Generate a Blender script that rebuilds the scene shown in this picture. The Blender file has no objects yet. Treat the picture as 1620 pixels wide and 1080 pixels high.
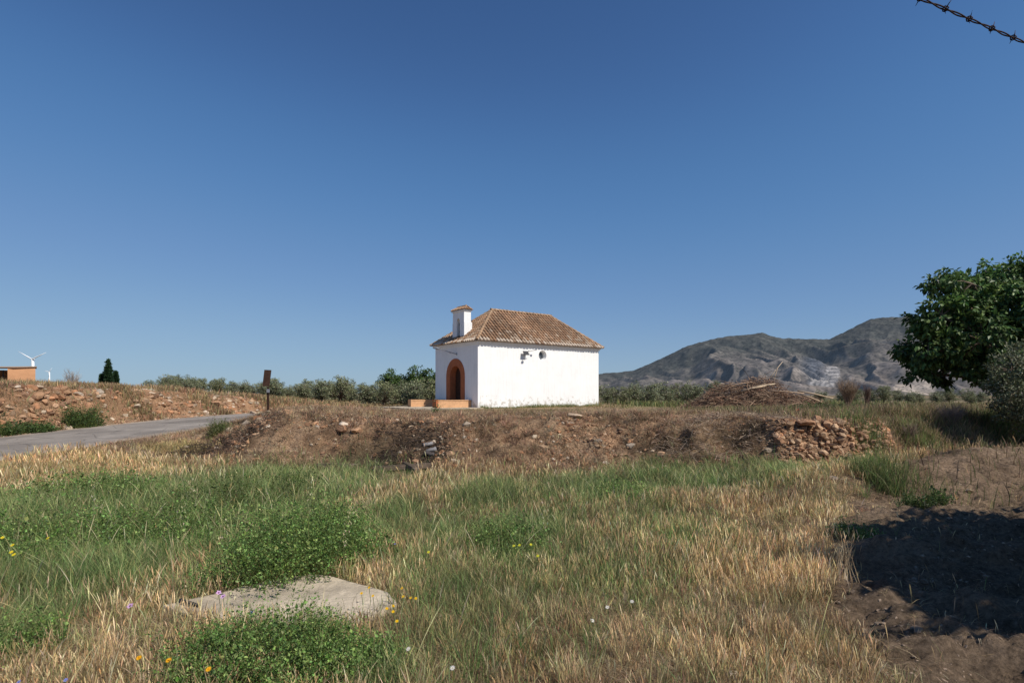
import bpy, math, random
import numpy as np
from mathutils import Vector, Matrix
rng = np.random.default_rng(7)
random.seed(7)
S = bpy.context.scene
COL = S.collection

# ------------------------------------------------------------------ constants
F = 900.0                     # focal length in photo pixels (1620 wide): 20 mm lens
CZ = 1.05                     # camera height above the chapel's floor
SUN_EL = math.radians(46)
SUN_H = np.array([0.826, -0.563])

# ------------------------------------------------------------------ noise
def _hash(ix, iy, seed):
    h = (ix.astype(np.int64) * 374761393 + iy.astype(np.int64) * 668265263 + seed * 1442695041) & 0x7fffffff
    h = ((h ^ (h >> 13)) * 1274126177) & 0x7fffffff
    h = h ^ (h >> 16)
    return (h & 0xffff) / 65535.0
def vnoise(x, y, seed=0):
    x = np.asarray(x, float); y = np.asarray(y, float)
    ix = np.floor(x); iy = np.floor(y)
    fx = x - ix; fy = y - iy
    fx = fx * fx * (3 - 2 * fx); fy = fy * fy * (3 - 2 * fy)
    a = _hash(ix, iy, seed); b = _hash(ix + 1, iy, seed)
    c = _hash(ix, iy + 1, seed); d = _hash(ix + 1, iy + 1, seed)
    return (a * (1 - fx) + b * fx) * (1 - fy) + (c * (1 - fx) + d * fx) * fy
def fbm(x, y, sc, octv=4, seed=0, gain=.5):
    v = 0; a = 1; s = 0
    for k in range(octv):
        v = v + a * (vnoise(x * sc * 2 ** k + 17.3 * k, y * sc * 2 ** k - 9.1 * k, seed + k) - .5)
        s += a; a *= gain
    return v / s * 2
def sm(a, b, t):
    t = np.clip((np.asarray(t, float) - a) / (b - a), 0, 1)
    return t * t * (3 - 2 * t)

# ------------------------------------------------------------------ terrain
ROAD = np.array([(-14.2, -30), (-13.6, 0), (-13.6, 10), (-13.5, 16), (-13.1, 21), (-12.4, 25.5), (-11.3, 29.3),
                 (-9.5, 32.4), (-7.2, 34.3), (-4.6, 35.3), (-2.4, 35.7)], float)
def _dense(P, n=6):
    out = []
    Q = np.vstack([2 * P[0] - P[1], P, 2 * P[-1] - P[-2]])
    for i in range(1, len(Q) - 2):
        for k in range(n):
            t = k / n
            out.append(.5 * ((2 * Q[i]) + (-Q[i-1] + Q[i+1]) * t + (2*Q[i-1] - 5*Q[i] + 4*Q[i+1] - Q[i+2]) * t*t +
                             (-Q[i-1] + 3*Q[i] - 3*Q[i+1] + Q[i+2]) * t**3))
    out.append(P[-1])
    return np.array(out)
RD = _dense(ROAD)
def road_z(y):
    return np.interp(y, [-30, 5, 12, 18, 24, 30, 36], [-.7, -.55, -.47, -.3, -.1, .0, .0])
HW = 2.45
def road_dist(x, y):
    """unsigned distance to the centre line and the side (+1 left of it)"""
    best = np.full(x.shape, 1e9); side = np.ones(x.shape); ry = np.zeros(x.shape)
    for i in range(len(RD) - 1):
        ax, ay = RD[i]; bx, by = RD[i + 1]
        dx, dy = bx - ax, by - ay
        t = np.clip(((x - ax) * dx + (y - ay) * dy) / (dx * dx + dy * dy), 0, 1)
        px = ax + t * dx; py = ay + t * dy
        d = np.hypot(x - px, y - py)
        m = d < best
        best = np.where(m, d, best)
        side = np.where(m, np.where(dx * (y - ay) - dy * (x - ax) > 0, 1., -1.), side)
        ry = np.where(m, py, ry)
    return best, side, ry
def bank_foot(x):  # the ragged line where the bank meets the field
    f = 11.5 + .5 * fbm(x, x * 0 + 3, .35, 3, 5) + .9 * sm(4.3, 6.0, x)
    f = f + 3.2 * sm(-5.6, -8.6, x)
    f = f - .2 * sm(5.2, 6, x) * sm(9.2, 8.2, x)
    return f
def bank_w(x):
    w = 3.5 + .8 * fbm(x, x * 0 + 8, .3, 2, 9)
    wall = sm(4.3, 6.3, x) * sm(9.3, 8.3, x)
    return w * (1 - wall) + .75 * wall
def terrain(x, y, detail=True):
    x = np.atleast_1d(np.asarray(x, float)); y = np.atleast_1d(np.asarray(y, float))
    low = np.interp(y, [-10, 2, 6, 12, 14], [-.5, -.55, -.62, -.66, -.66])
    low = low + .10 * fbm(x, y, .35, 3, 1)
    soil = soil_f(x, y)
    # tilled mounds on the right
    def ridge(x0, y0, x1, y1, h, w):
        dx, dy = x1 - x0, y1 - y0
        t = np.clip(((x - x0) * dx + (y - y0) * dy) / (dx * dx + dy * dy), 0, 1)
        d = np.hypot(x - x0 - t * dx, y - y0 - t * dy)
        return h * np.exp(-(d / w) ** 2)
    low = low + ridge(3.9, 5.9, 8.5, 4.9, .26, .34) + ridge(2.75, 4.9, 3.5, 2.2, .14, .18) + ridge(3.3, 5.1, 4.4, 2.6, .10, .16) - ridge(3.05, 5.0, 3.95, 2.4, .07, .12) + ridge(3.9, 4.6, 8, 3.2, .15, .28)
    low = low + ridge(4.3, 7.3, 9.5, 7.0, .12, .5) - ridge(3.2, 5.2, 5.6, 3.6, .08, .5)
    low = low + .75 * np.exp(-((x - 10.6) / 3.4) ** 2 - ((y - 10.6) / 1.9) ** 2) + ridge(5.2, 9.6, 8.2, 10.2, .22, .7)
    up = np.interp(y, [10, 15, 20, 28, 36, 70, 200, 800, 3000], [.44, .42, .3, .1, 0, -.05, -1, -6, -12])
    up = up + .2 * np.exp(-((x + 5.6) / 1.9) ** 2 - ((y - 17) / 2.5) ** 2)
    up = up + .12 * sm(7, 12, x) * sm(40, 14, y)
    flat = np.exp(-((x - 1.5) / 7) ** 4 - ((y - 41) / 6.5) ** 4)
    up = up + (.08 * fbm(x, y, .25, 3, 21)) * (1 - flat)
    b = sm(0, 1, (y - bank_foot(x)) / bank_w(x))
    # slumps and hollows in the face of the bank
    face = 4 * b * (1 - b)
    zr = low * (1 - b) + up * b
    zr = zr + face * (.42 * fbm(x, y, .9, 4, 31, .7) - .06) + (.05 + .13 * face) * sm(-.3, .1, (y - bank_foot(x))) * sm(22, 17, y) * fbm(x, y, 2.6, 4, 33, .7) + .10 * face * np.clip(fbm(x, y, 4.2, 2, 35), 0, 1)
    d, side, ry = road_dist(x, y)
    rz = road_z(ry)
    a = x / np.maximum(y, 13.)
    hl = np.interp(a, [-.95, -.6, -.45, -.33, -.22], [1.28, 1.08, .74, .3, 0.0])
    hl = hl + .02 * np.clip(y - 20, 0, 90) * sm(-.5, -.8, a) * sm(900, 140, y)
    hl = hl + np.interp(y, [0, 60, 200, 800, 3000], [0, 0, -.8, -6, -12]) * sm(-.9, -.3, a) + .1 * fbm(x, y, .3, 3, 41)
    far_l = np.interp(y, [0, 150, 700, 3000], [0, 0, -4, -10]) * sm(-.3, -.8, a)
    hl = hl + far_l
    w = sm(HW + .3, HW + 4.0, d) * sm(28, 22, y) + sm(HW + .1, HW + 2.4, d) * (1 - sm(28, 22, y))
    wl = sm(HW + .35, HW + 1.75 + .4 * fbm(x, y, .5, 2, 77), d)
    left = rz * (1 - wl) + hl * wl + 4 * wl * (1 - wl) * (.16 * fbm(x, y, .9, 4, 43, .6))
    right = rz * (1 - w) + zr * w
    beyond = sm(34, 40, y)       # past the chapel the two sides are one field
    blend = np.where(side > 0, 1., 0.)
    z = left * blend + right * (1 - blend)
    zsel = hl * sm(-.2, -.3, a) + zr * (1 - sm(-.2, -.3, a))
    z = z * (1 - beyond) + zsel * beyond
    if detail:
        off = sm(HW - .1, HW + .5, d) * (1 - np.exp(-((x - 1.5) / 7.5) ** 4 - ((y - 41) / 6.5) ** 4) * .9)
        near = sm(60, 20, y)
        z = z + off * near * (.03 * fbm(x, y, 2.2, 3, 51) + .012 * fbm(x, y, 9, 2, 57))
        z = z + soil * (.13 * fbm(x, y, 2.2, 4, 61, .75) + .07 * fbm(x * .8 + y * .5, y - .3 * x, 7, 3, 67, .75) + .035 * np.clip(fbm(x, y, 6.5, 2, 69), 0, 1))
    return z
def soil_f(x, y):
    """bare tilled ground to the right of the dry grass"""
    edge = np.interp(y, [-5, 2, 3.2, 4.6, 6, 8.2, 10, 12, 13.5], [1.6, 1.9, 2.05, 2.55, 3.25, 4.7, 6.6, 9, 14])
    return sm(-.25, .35, x - edge + .35 * fbm(x, y, 1.1, 3, 71)) * sm(13.5, 11.5, y)
def axis(fine, lo, hi, far_lo, far_hi, g=1.16):
    a = list(np.arange(lo, hi + fine / 2, fine)); st = fine; v = a[-1]
    right = []
    while v < far_hi: st *= g; v += st; right.append(v)
    st = fine; v = a[0]; left = []
    while v > far_lo: st *= g; v -= st; left.append(v)
    return np.array(left[::-1] + a + right)
xs = axis(.085, -19.5, 13.5, -9000, 9000); xs = np.concatenate([xs[xs < 1.7], np.arange(1.72, 8.6, .042), xs[xs > 8.6]])
ya = np.concatenate([np.arange(1.5, 9.0, .042), np.arange(9.0, 14.6, .07)]); yb = np.arange(14.6, 37, .13)
yl = []; v, st = 37., .13
while v < 14000: v += st; yl.append(v); st *= 1.11
yn = []; v, st = 1.5, .07
while v > -400: st *= 1.25; v -= st; yn.append(v)
ys = np.concatenate([yn[::-1], ya, yb, yl])
GX, GY = np.meshgrid(xs, ys); gx = GX.ravel(); gy = GY.ravel()
gzv = terrain(gx, gy)
dR, sR, rR = road_dist(gx, gy)
gzv = np.where((dR < HW + .12) & (gy < 36.5), np.minimum(gzv, road_z(rR) - .02), gzv)
GZ2 = gzv.reshape(GX.shape)
def gridz(x, y):
    """height of the ground mesh (bilinear)"""
    x = np.atleast_1d(np.asarray(x, float)); y = np.atleast_1d(np.asarray(y, float))
    i = np.clip(np.searchsorted(xs, x) - 1, 0, len(xs) - 2); j = np.clip(np.searchsorted(ys, y) - 1, 0, len(ys) - 2)
    u = np.clip((x - xs[i]) / (xs[i+1] - xs[i]), 0, 1); v = np.clip((y - ys[j]) / (ys[j+1] - ys[j]), 0, 1)
    return (GZ2[j, i] * (1-u) + GZ2[j, i+1] * u) * (1-v) + (GZ2[j+1, i] * (1-u) + GZ2[j+1, i+1] * u) * v
def at(px, py, y0=2.0, y1=220.0):
    """the ground point seen at a photo pixel"""
    r = (px - 810) / F; s = -(py - 621) / F
    Y = np.exp(np.linspace(math.log(y0), math.log(y1), 1500))
    dz = CZ + s * Y - gridz(r * Y, Y)
    k = np.argmax(dz < 0) if (dz < 0).any() else len(Y) - 1
    if k > 0 and dz[k] < 0:
        t = dz[k-1] / (dz[k-1] - dz[k]); yy = Y[k-1] + t * (Y[k] - Y[k-1])
    else: yy = Y[k]
    return r * yy, yy, float(gridz(r * yy, yy)[0])
def P3(px, py, Y):
    return Vector(((px - 810) / F * Y, Y, CZ - (py - 621) / F * Y))
def gz(x, y): return float(gridz(x, y)[0])

class Blobs:
    """soft world-space ellipses on the ground, given where the photo shows them"""
    def __init__(s, L):
        s.L = []
        for (px, py, rx, ry) in L:
            x, y, z = at(px, py)
            ya = at(px, py - ry * .9)[1]; yb = at(px, min(py + ry * .9, 1250), .8)[1]
            s.L.append((x, y, rx / F * y, max(.25, (ya - yb) / 2)))
    def __call__(s, x, y):
        v = np.zeros_like(x)
        for (cx, cy, rx, ry) in s.L:
            q = ((x - cx) / rx) ** 2 + ((y - cy) / ry) ** 2
            v = np.maximum(v, np.exp(-q ** 1.6 * .9))
        return v

# ------------------------------------------------------------------ mesh helpers
def tag(o, label=None, cat=None, group=None, kind=None):
    if label: o['label'] = label
    if cat: o['category'] = cat
    if group: o['group'] = group
    if kind: o['kind'] = kind
    return o
def np_mesh(name, V, Fq, mat, parent=None, cols=None, smooth=False, loc=None):
    """V (n,3); Fq a list of arrays of faces (each array one face size); cols (n,3)"""
    me = bpy.data.meshes.new(name)
    if not isinstance(Fq, list): Fq = [Fq]
    Fq = [f for f in Fq if len(f)]
    me.vertices.add(len(V)); me.vertices.foreach_set('co', np.asarray(V, np.float32).ravel())
    nl = sum(f.size for f in Fq); nf = sum(len(f) for f in Fq)
    me.loops.add(nl); me.polygons.add(nf)
    me.loops.foreach_set('vertex_index', np.concatenate([f.ravel() for f in Fq]).astype(np.int32))
    starts = []; tot = 0
    for f in Fq:
        starts.append(tot + np.arange(len(f)) * f.shape[1]); tot += f.size
    me.polygons.foreach_set('loop_start', np.concatenate(starts).astype(np.int32))
    if cols is not None:
        ca = me.color_attributes.new('Col', 'FLOAT_COLOR', 'POINT')
        c4 = np.ones((len(V), 4), np.float32); c4[:, :3] = cols
        ca.data.foreach_set('color', c4.ravel())
    me.update(calc_edges=True)
    me.polygons.foreach_set('use_smooth', np.full(nf, smooth))
    if mat: me.materials.append(mat)
    o = bpy.data.objects.new(name, me); COL.objects.link(o)
    if parent is not None: o.parent = parent
    if loc is not None: o.location = loc
    return o
class MB:
    """collects shapes and links them as one mesh"""
    def __init__(s): s.V = []; s.F = {}; s.C = []; s.n = 0
    def add(s, V, Fs, col=(1, 1, 1)):
        V = np.asarray(V, float)
        for f in Fs:
            s.F.setdefault(len(f), []).append([i + s.n for i in f])
        s.V.append(V)
        c = np.asarray(col, float)
        s.C.append(np.tile(c, (len(V), 1)) if c.ndim == 1 else c)
        s.n += len(V)
    def box(s, lo, hi, col=(1, 1, 1), M=None):
        x0, y0, z0 = lo; x1, y1, z1 = hi
        V = np.array([(x0,y0,z0),(x1,y0,z0),(x1,y1,z0),(x0,y1,z0),(x0,y0,z1),(x1,y0,z1),(x1,y1,z1),(x0,y1,z1)], float)
        if M is not None: V = np.array([tuple(M @ Vector(v)) for v in V])
        s.add(V, [(0,3,2,1),(4,5,6,7),(0,1,5,4),(1,2,6,5),(2,3,7,6),(3,0,4,7)], col)
    def tube(s, pts, rad, k=6, col=(1, 1, 1), cap=True):
        pts = [Vector(p) for p in pts]
        if not hasattr(rad, '__len__'): rad = [rad] * len(pts)
        V = []; up = Vector((0, 0, 1))
        for i, p in enumerate(pts):
            d = (pts[min(i+1, len(pts)-1)] - pts[max(i-1, 0)])
            if d.length < 1e-9: d = Vector((0, 0, 1))
            d.normalize()
            a = d.cross(up) if abs(d.z) < .95 else d.cross(Vector((1, 0, 0)))
            a.normalize(); b = d.cross(a)
            for j in range(k):
                t = 2 * math.pi * j / k
                V.append(tuple(p + (a * math.cos(t) + b * math.sin(t)) * rad[i]))
        Fs = []
        for i in range(len(pts) - 1):
            for j in range(k):
                q = (j + 1) % k
                Fs.append((i*k+j, (i+1)*k+j, (i+1)*k+q, i*k+q))
        if cap:
            Fs.append(tuple(range(k))); Fs.append(tuple((len(pts)-1)*k + j for j in reversed(range(k))))
        s.add(V, Fs, col)
    def build(s, name, mat, parent=None, smooth=False):
        V = np.vstack(s.V); C = np.vstack(s.C)
        return np_mesh(name, V, [np.array(f) for f in s.F.values()], mat, parent, C, smooth)
def empty(name, loc=(0, 0, 0), rz=0):
    o = bpy.data.objects.new(name, None); COL.objects.link(o)
    o.location = loc; o.rotation_euler = (0, 0, rz); o.empty_display_size = .2
    return o
def dup(root, loc, rz=0, sc=None, label=None):
    r = root.copy(); COL.objects.link(r); r.location = loc; r.rotation_euler = (0, 0, rz)
    if sc: r.scale = sc
    if label: r['label'] = label
    for ch in root.children:
        c = ch.copy(); COL.objects.link(c); c.parent = r
        for g in ch.children:
            e = g.copy(); COL.objects.link(e); e.parent = c
    return r

# ------------------------------------------------------------------ materials
def nodes(name):
    m = bpy.data.materials.new(name); m.use_nodes = True
    nt = m.node_tree; nt.nodes.clear()
    out = nt.nodes.new('ShaderNodeOutputMaterial')
    return m, nt, out
def N(nt, t, **kw):
    n = nt.nodes.new(t)
    for k, v in kw.items():
        if k in n.inputs.keys() if isinstance(k, str) else False: n.inputs[k].default_value = v
        else: setattr(n, k, v)
    return n
def noise(nt, scale, detail=5, rough=.6, co=None):
    n = nt.nodes.new('ShaderNodeTexNoise'); n.inputs['Scale'].default_value = scale
    n.inputs['Detail'].default_value = detail; n.inputs['Roughness'].default_value = rough
    if co: nt.links.new(co, n.inputs['Vector'])
    return n
def ramp(nt, fac, stops):
    r = nt.nodes.new('ShaderNodeValToRGB'); e = r.color_ramp.elements
    while len(e) < len(stops): e.new(.5)
    for k, (p, c) in enumerate(stops):
        e[k].position = p; e[k].color = tuple(c) + (1,) if hasattr(c, '__len__') else (c, c, c, 1)
    nt.links.new(fac, r.inputs['Fac'])
    return r
def mul(nt, a, b, fac=1.0, mode='MULTIPLY'):
    m = nt.nodes.new('ShaderNodeMix'); m.data_type = 'RGBA'; m.blend_type = mode
    m.inputs[0].default_value = fac
    for s, k in ((a, 6), (b, 7)):
        if hasattr(s, 'default_value') or hasattr(s, 'links'): nt.links.new(s, m.inputs[k])
        else: m.inputs[k].default_value = tuple(s) + (1,)
    return m.outputs[2]
def surf(name, col, rough=.9, var=(.75, 1.2), vs=3.0, bump=.3, bs=40, spec=.2, attr=False, fine=25, metal=0):
    """a procedural rough surface: base colour (or the mesh's colours) broken up by two noises, with bump"""
    m, nt, out = nodes(name)
    co = nt.nodes.new('ShaderNodeTexCoord').outputs['Object']
    b = nt.nodes.new('ShaderNodeBsdfPrincipled')
    b.inputs['Roughness'].default_value = rough; b.inputs['Specular IOR Level'].default_value = spec
    b.inputs['Metallic'].default_value = metal
    n1 = noise(nt, vs, 6, .65, co); n2 = noise(nt, fine, 4, .7, co)
    r1 = ramp(nt, n1.outputs[0], [(.3, var[0]), (.7, var[1])])
    r2 = ramp(nt, n2.outputs[0], [(.3, var[0] * .5 + .5), (.7, var[1] * .5 + .5)])
    if attr:
        at_ = nt.nodes.new('ShaderNodeVertexColor'); at_.layer_name = 'Col'
        base = mul(nt, at_.outputs[0], col)
    else:
        rg = nt.nodes.new('ShaderNodeRGB'); rg.outputs[0].default_value = tuple(col) + (1,); base = rg.outputs[0]
    c = mul(nt, mul(nt, base, r1.outputs[0]), r2.outputs[0])
    nt.links.new(c, b.inputs['Base Color'])
    if bump:
        bp = nt.nodes.new('ShaderNodeBump'); bp.inputs['Strength'].default_value = bump
        bp.inputs['Distance'].default_value = .02
        n3 = noise(nt, bs, 5, .7, co)
        nt.links.new(n3.outputs[0], bp.inputs['Height']); nt.links.new(bp.outputs[0], b.inputs['Normal'])
    nt.links.new(b.outputs[0], out.inputs[0])
    return m
def leafmat(name, trans=.3, rough=.55, spec=.25, tint=(1, 1, 1)):
    m, nt, out = nodes(name)
    a = nt.nodes.new('ShaderNodeVertexColor'); a.layer_name = 'Col'
    co = nt.nodes.new('ShaderNodeTexCoord').outputs['Object']
    n1 = noise(nt, 2.5, 3, .6, co); r1 = ramp(nt, n1.outputs[0], [(.3, .8), (.7, 1.2)])
    c = mul(nt, mul(nt, a.outputs[0], tint), r1.outputs[0])
    b = nt.nodes.new('ShaderNodeBsdfPrincipled'); b.inputs['Roughness'].default_value = rough
    b.inputs['Specular IOR Level'].default_value = spec
    t = nt.nodes.new('ShaderNodeBsdfTranslucent'); mx = nt.nodes.new('ShaderNodeMixShader'); mx.inputs[0].default_value = trans
    nt.links.new(c, b.inputs['Base Color']); nt.links.new(c, t.inputs[0])
    nt.links.new(b.outputs[0], mx.inputs[1]); nt.links.new(t.outputs[0], mx.inputs[2]); nt.links.new(mx.outputs[0], out.inputs[0])
    return m
M = {}
M['grass'] = leafmat('grass_blades', .3, .6, .15, (1.08, 1.09, 1.06))
M['leaf'] = leafmat('leaves', .28, .5, .3, (1.2, 1.12, .95))
M['darkleaf'] = leafmat('dark_leaves', .28, .5, .35)
M['olive'] = leafmat('olive_leaves', .15, .5, .3)
M['petal'] = leafmat('petals', .3, .6, .1)
M['bark'] = surf('bark', (.16, .12, .09), .95, (.6, 1.3), 6, .6, 30)
M['twig'] = surf('dead_twigs', (1, 1, 1), .95, (.7, 1.25), 4, .3, 60, attr=True)
M['stone'] = surf('field_stone', (1, 1, 1), .95, (.7, 1.25), 3, .7, 22, attr=True, fine=18)
M['rust'] = surf('rusty_steel', (.045, .024, .017), .85, (.6, 1.5), 9, .4, 60, metal=.2)
M['ochre'] = surf('ochre_paint', (.60, .35, .19), .9, (.8, 1.12), 3, .3, 50)
M['terracotta'] = surf('terracotta_paint', (.42, .14, .062), .9, (.8, 1.15), 3, .3, 50)
M['tile'] = surf('clay_roof_tiles', (1, 1, 1), .9, (.72, 1.2), 2.2, .4, 45, attr=True, fine=30)
M['door'] = surf('dark_wood', (.06, .03, .02), .7, (.6, 1.3), 8, .4, 50)
M['metal'] = surf('grey_metal', (.3, .31, .33), .5, (.85, 1.1), 6, .05, 60, metal=.3)
M['dark'] = surf('dark_metal', (.05, .05, .055), .6, (.8, 1.2), 6, .1, 60, metal=.4)
M['turbine'] = surf('white_turbine_paint', (.8, .82, .84), .6, (.95, 1.03), 1, 0)
M['cement'] = surf('pale_cement', (.54, .455, .34), .93, (.55, 1.2), 2.2, .6, 30, fine=28)
M['glass'] = surf('dusty_glass', (.2, .23, .26), .3, (.8, 1.2), 6, 0, spec=.5)
M['bronze'] = surf('old_bronze', (.07, .06, .04), .5, (.7, 1.3), 9, .2, 40, metal=.7)

def wall_mat():
    m, nt, out = nodes('whitewash')
    tc = nt.nodes.new('ShaderNodeTexCoord'); co = tc.outputs['Object']
    b = nt.nodes.new('ShaderNodeBsdfPrincipled'); b.inputs['Roughness'].default_value = .92; b.inputs['Specular IOR Level'].default_value = .1
    n1 = noise(nt, .9, 6, .6, co)
    r1 = ramp(nt, n1.outputs[0], [(.3, (.80, .80, .79)), (.62, (.86, .86, .85))])
    sep = nt.nodes.new('ShaderNodeSeparateXYZ'); nt.links.new(co, sep.inputs[0])
    # flaking, splashed lowest half metre and thin streaks below the eaves
    n2 = noise(nt, 3.2, 8, .7, co)
    mp = nt.nodes.new('ShaderNodeMapRange'); mp.inputs['From Min'].default_value = .0; mp.inputs['From Max'].default_value = 1.3
    mp.inputs['To Min'].default_value = .16; mp.inputs['To Max'].default_value = -.08
    nt.links.new(sep.outputs[2], mp.inputs[0])
    ad = nt.nodes.new('ShaderNodeMath'); ad.operation = 'ADD'; nt.links.new(n2.outputs[0], ad.inputs[0]); nt.links.new(mp.outputs[0], ad.inputs[1])
    r2 = ramp(nt, ad.outputs[0], [(.58, 0.), (.68, .9)])
    mx = nt.nodes.new('ShaderNodeMix'); mx.data_type = 'RGBA'
    nt.links.new(r2.outputs[0], mx.inputs[0]); nt.links.new(r1.outputs[0], mx.inputs[6]); mx.inputs[7].default_value = (.50, .46, .40, 1)
    st = nt.nodes.new('ShaderNodeMapping'); st.inputs['Scale'].default_value = (5, 5, .35); nt.links.new(co, st.inputs[0])
    n4 = noise(nt, 1.6, 5, .6, st.outputs[0]); r4 = ramp(nt, n4.outputs[0], [(.5, 1.), (.75, .9)])
    nt.links.new(mul(nt, mx.outputs[2], r4.outputs[0]), b.inputs['Base Color'])
    bp = nt.nodes.new('ShaderNodeBump'); bp.inputs['Strength'].default_value = .35; bp.inputs['Distance'].default_value = .03
    n3 = noise(nt, 5, 7, .65, co); nt.links.new(n3.outputs[0], bp.inputs['Height']); nt.links.new(bp.outputs[0], b.inputs['Normal'])
    nt.links.new(b.outputs[0], out.inputs[0]); return m
M['wall'] = wall_mat()

def ground_mat():
    m, nt, out = nodes('earth')
    co = nt.nodes.new('ShaderNodeNewGeometry').outputs['Position']
    a = nt.nodes.new('ShaderNodeVertexColor'); a.layer_name = 'Col'
    b = nt.nodes.new('ShaderNodeBsdfPrincipled'); b.inputs['Roughness'].default_value = .97; b.inputs['Specular IOR Level'].default_value = .08
    n1 = noise(nt, 1.3, 8, .7, co); r1 = ramp(nt, n1.outputs[0], [(.32, (.66, .64, .62)), (.68, (1.3, 1.28, 1.25))])
    n2 = noise(nt, 18, 8, .8, co); r2 = ramp(nt, n2.outputs[0], [(.36, .45), (.5, .95), (.66, 1.5)])
    v = nt.nodes.new('ShaderNodeTexVoronoi'); v.inputs['Scale'].default_value = 22; nt.links.new(co, v.inputs['Vector'])
    r3 = ramp(nt, v.outputs['Distance'], [(.0, 1.25), (.25, .95), (.6, .85)])
    c = mul(nt, mul(nt, mul(nt, a.outputs[0], r1.outputs[0]), r2.outputs[0]), r3.outputs[0], .7)
    nt.links.new(c, b.inputs['Base Color'])
    bp = nt.nodes.new('ShaderNodeBump'); bp.inputs['Strength'].default_value = 1.0; bp.inputs['Distance'].default_value = .07
    n3 = noise(nt, 13, 10, .8, co); nt.links.new(n3.outputs[0], bp.inputs['Height']); nt.links.new(bp.outputs[0], b.inputs['Normal'])
    nt.links.new(b.outputs[0], out.inputs[0]); return m
def road_mat():
    m, nt, out = nodes('worn_asphalt')
    co = nt.nodes.new('ShaderNodeNewGeometry').outputs['Position']
    b = nt.nodes.new('ShaderNodeBsdfPrincipled'); b.inputs['Roughness'].default_value = .9; b.inputs['Specular IOR Level'].default_value = .15
    n1 = noise(nt, .8, 7, .65, co); r1 = ramp(nt, n1.outputs[0], [(.3, (.21, .185, .162)), (.7, (.34, .30, .258))])
    n2 = noise(nt, 60, 4, .7, co); r2 = ramp(nt, n2.outputs[0], [(.3, .75), (.7, 1.25)])
    a = nt.nodes.new('ShaderNodeVertexColor'); a.layer_name = 'Col'
    vc = nt.nodes.new('ShaderNodeTexVoronoi'); vc.feature = 'DISTANCE_TO_EDGE'; vc.inputs['Scale'].default_value = .9; nt.links.new(mul(nt, co, noise(nt, 1.5, 4, .6, co).outputs[1], .12, 'ADD'), vc.inputs['Vector'])
    rc = ramp(nt, vc.outputs['Distance'], [(.0, .55), (.02, 1.)])
    n5 = noise(nt, .35, 3, .5, co); r5 = ramp(nt, n5.outputs[0], [(.50, 1.), (.53, .82)])
    nt.links.new(mul(nt, mul(nt, mul(nt, mul(nt, r1.outputs[0], r2.outputs[0]), a.outputs[0]), rc.outputs[0]), r5.outputs[0]), b.inputs['Base Color'])
    bp = nt.nodes.new('ShaderNodeBump'); bp.inputs['Strength'].default_value = .35; bp.inputs['Distance'].default_value = .01
    nt.links.new(n2.outputs[0], bp.inputs['Height']); nt.links.new(bp.outputs[0], b.inputs['Normal'])
    nt.links.new(b.outputs[0], out.inputs[0]); return m
M['ground'] = ground_mat(); M['road'] = road_mat()

# ------------------------------------------------------------------ zones of the plants and colours
GREEN = Blobs([(350, 840, 190, 60), (120, 905, 170, 55), (90, 810, 170, 75), (300, 790, 170, 70), (470, 780, 130, 60), (200, 860, 200, 50), (60, 890, 90, 60),
               (1080, 758, 150, 36), (950, 775, 80, 28), (1190, 745, 60, 26), (820, 850, 80, 34), (770, 785, 50, 18), (700, 850, 34, 22),
               (20, 1000, 70, 110), (610, 830, 40, 40), (560, 760, 120, 25)])
SPARSE = Blobs([(760, 830, 150, 60), (700, 900, 60, 60), (860, 800, 120, 40), (780, 930, 160, 70), (720, 1010, 110, 70), (1050, 840, 110, 45), (950, 900, 120, 60), (1010, 940, 80, 40), (660, 1060, 90, 60)])
BURN = Blobs([(655, 700, 60, 26), (690, 722, 50, 16), (620, 722, 60, 12), (340, 705, 50, 14), (300, 722, 60, 18), (405, 675, 30, 14), (1180, 690, 60, 12), (1035, 712, 45, 9)])
PALE = Blobs([(950, 655, 300, 5), (1300, 655, 120, 4)])
REDB = Blobs([(1310, 710, 110, 45), (940, 700, 130, 30), (520, 690, 120, 30), (1470, 690, 60, 25)])

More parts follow.
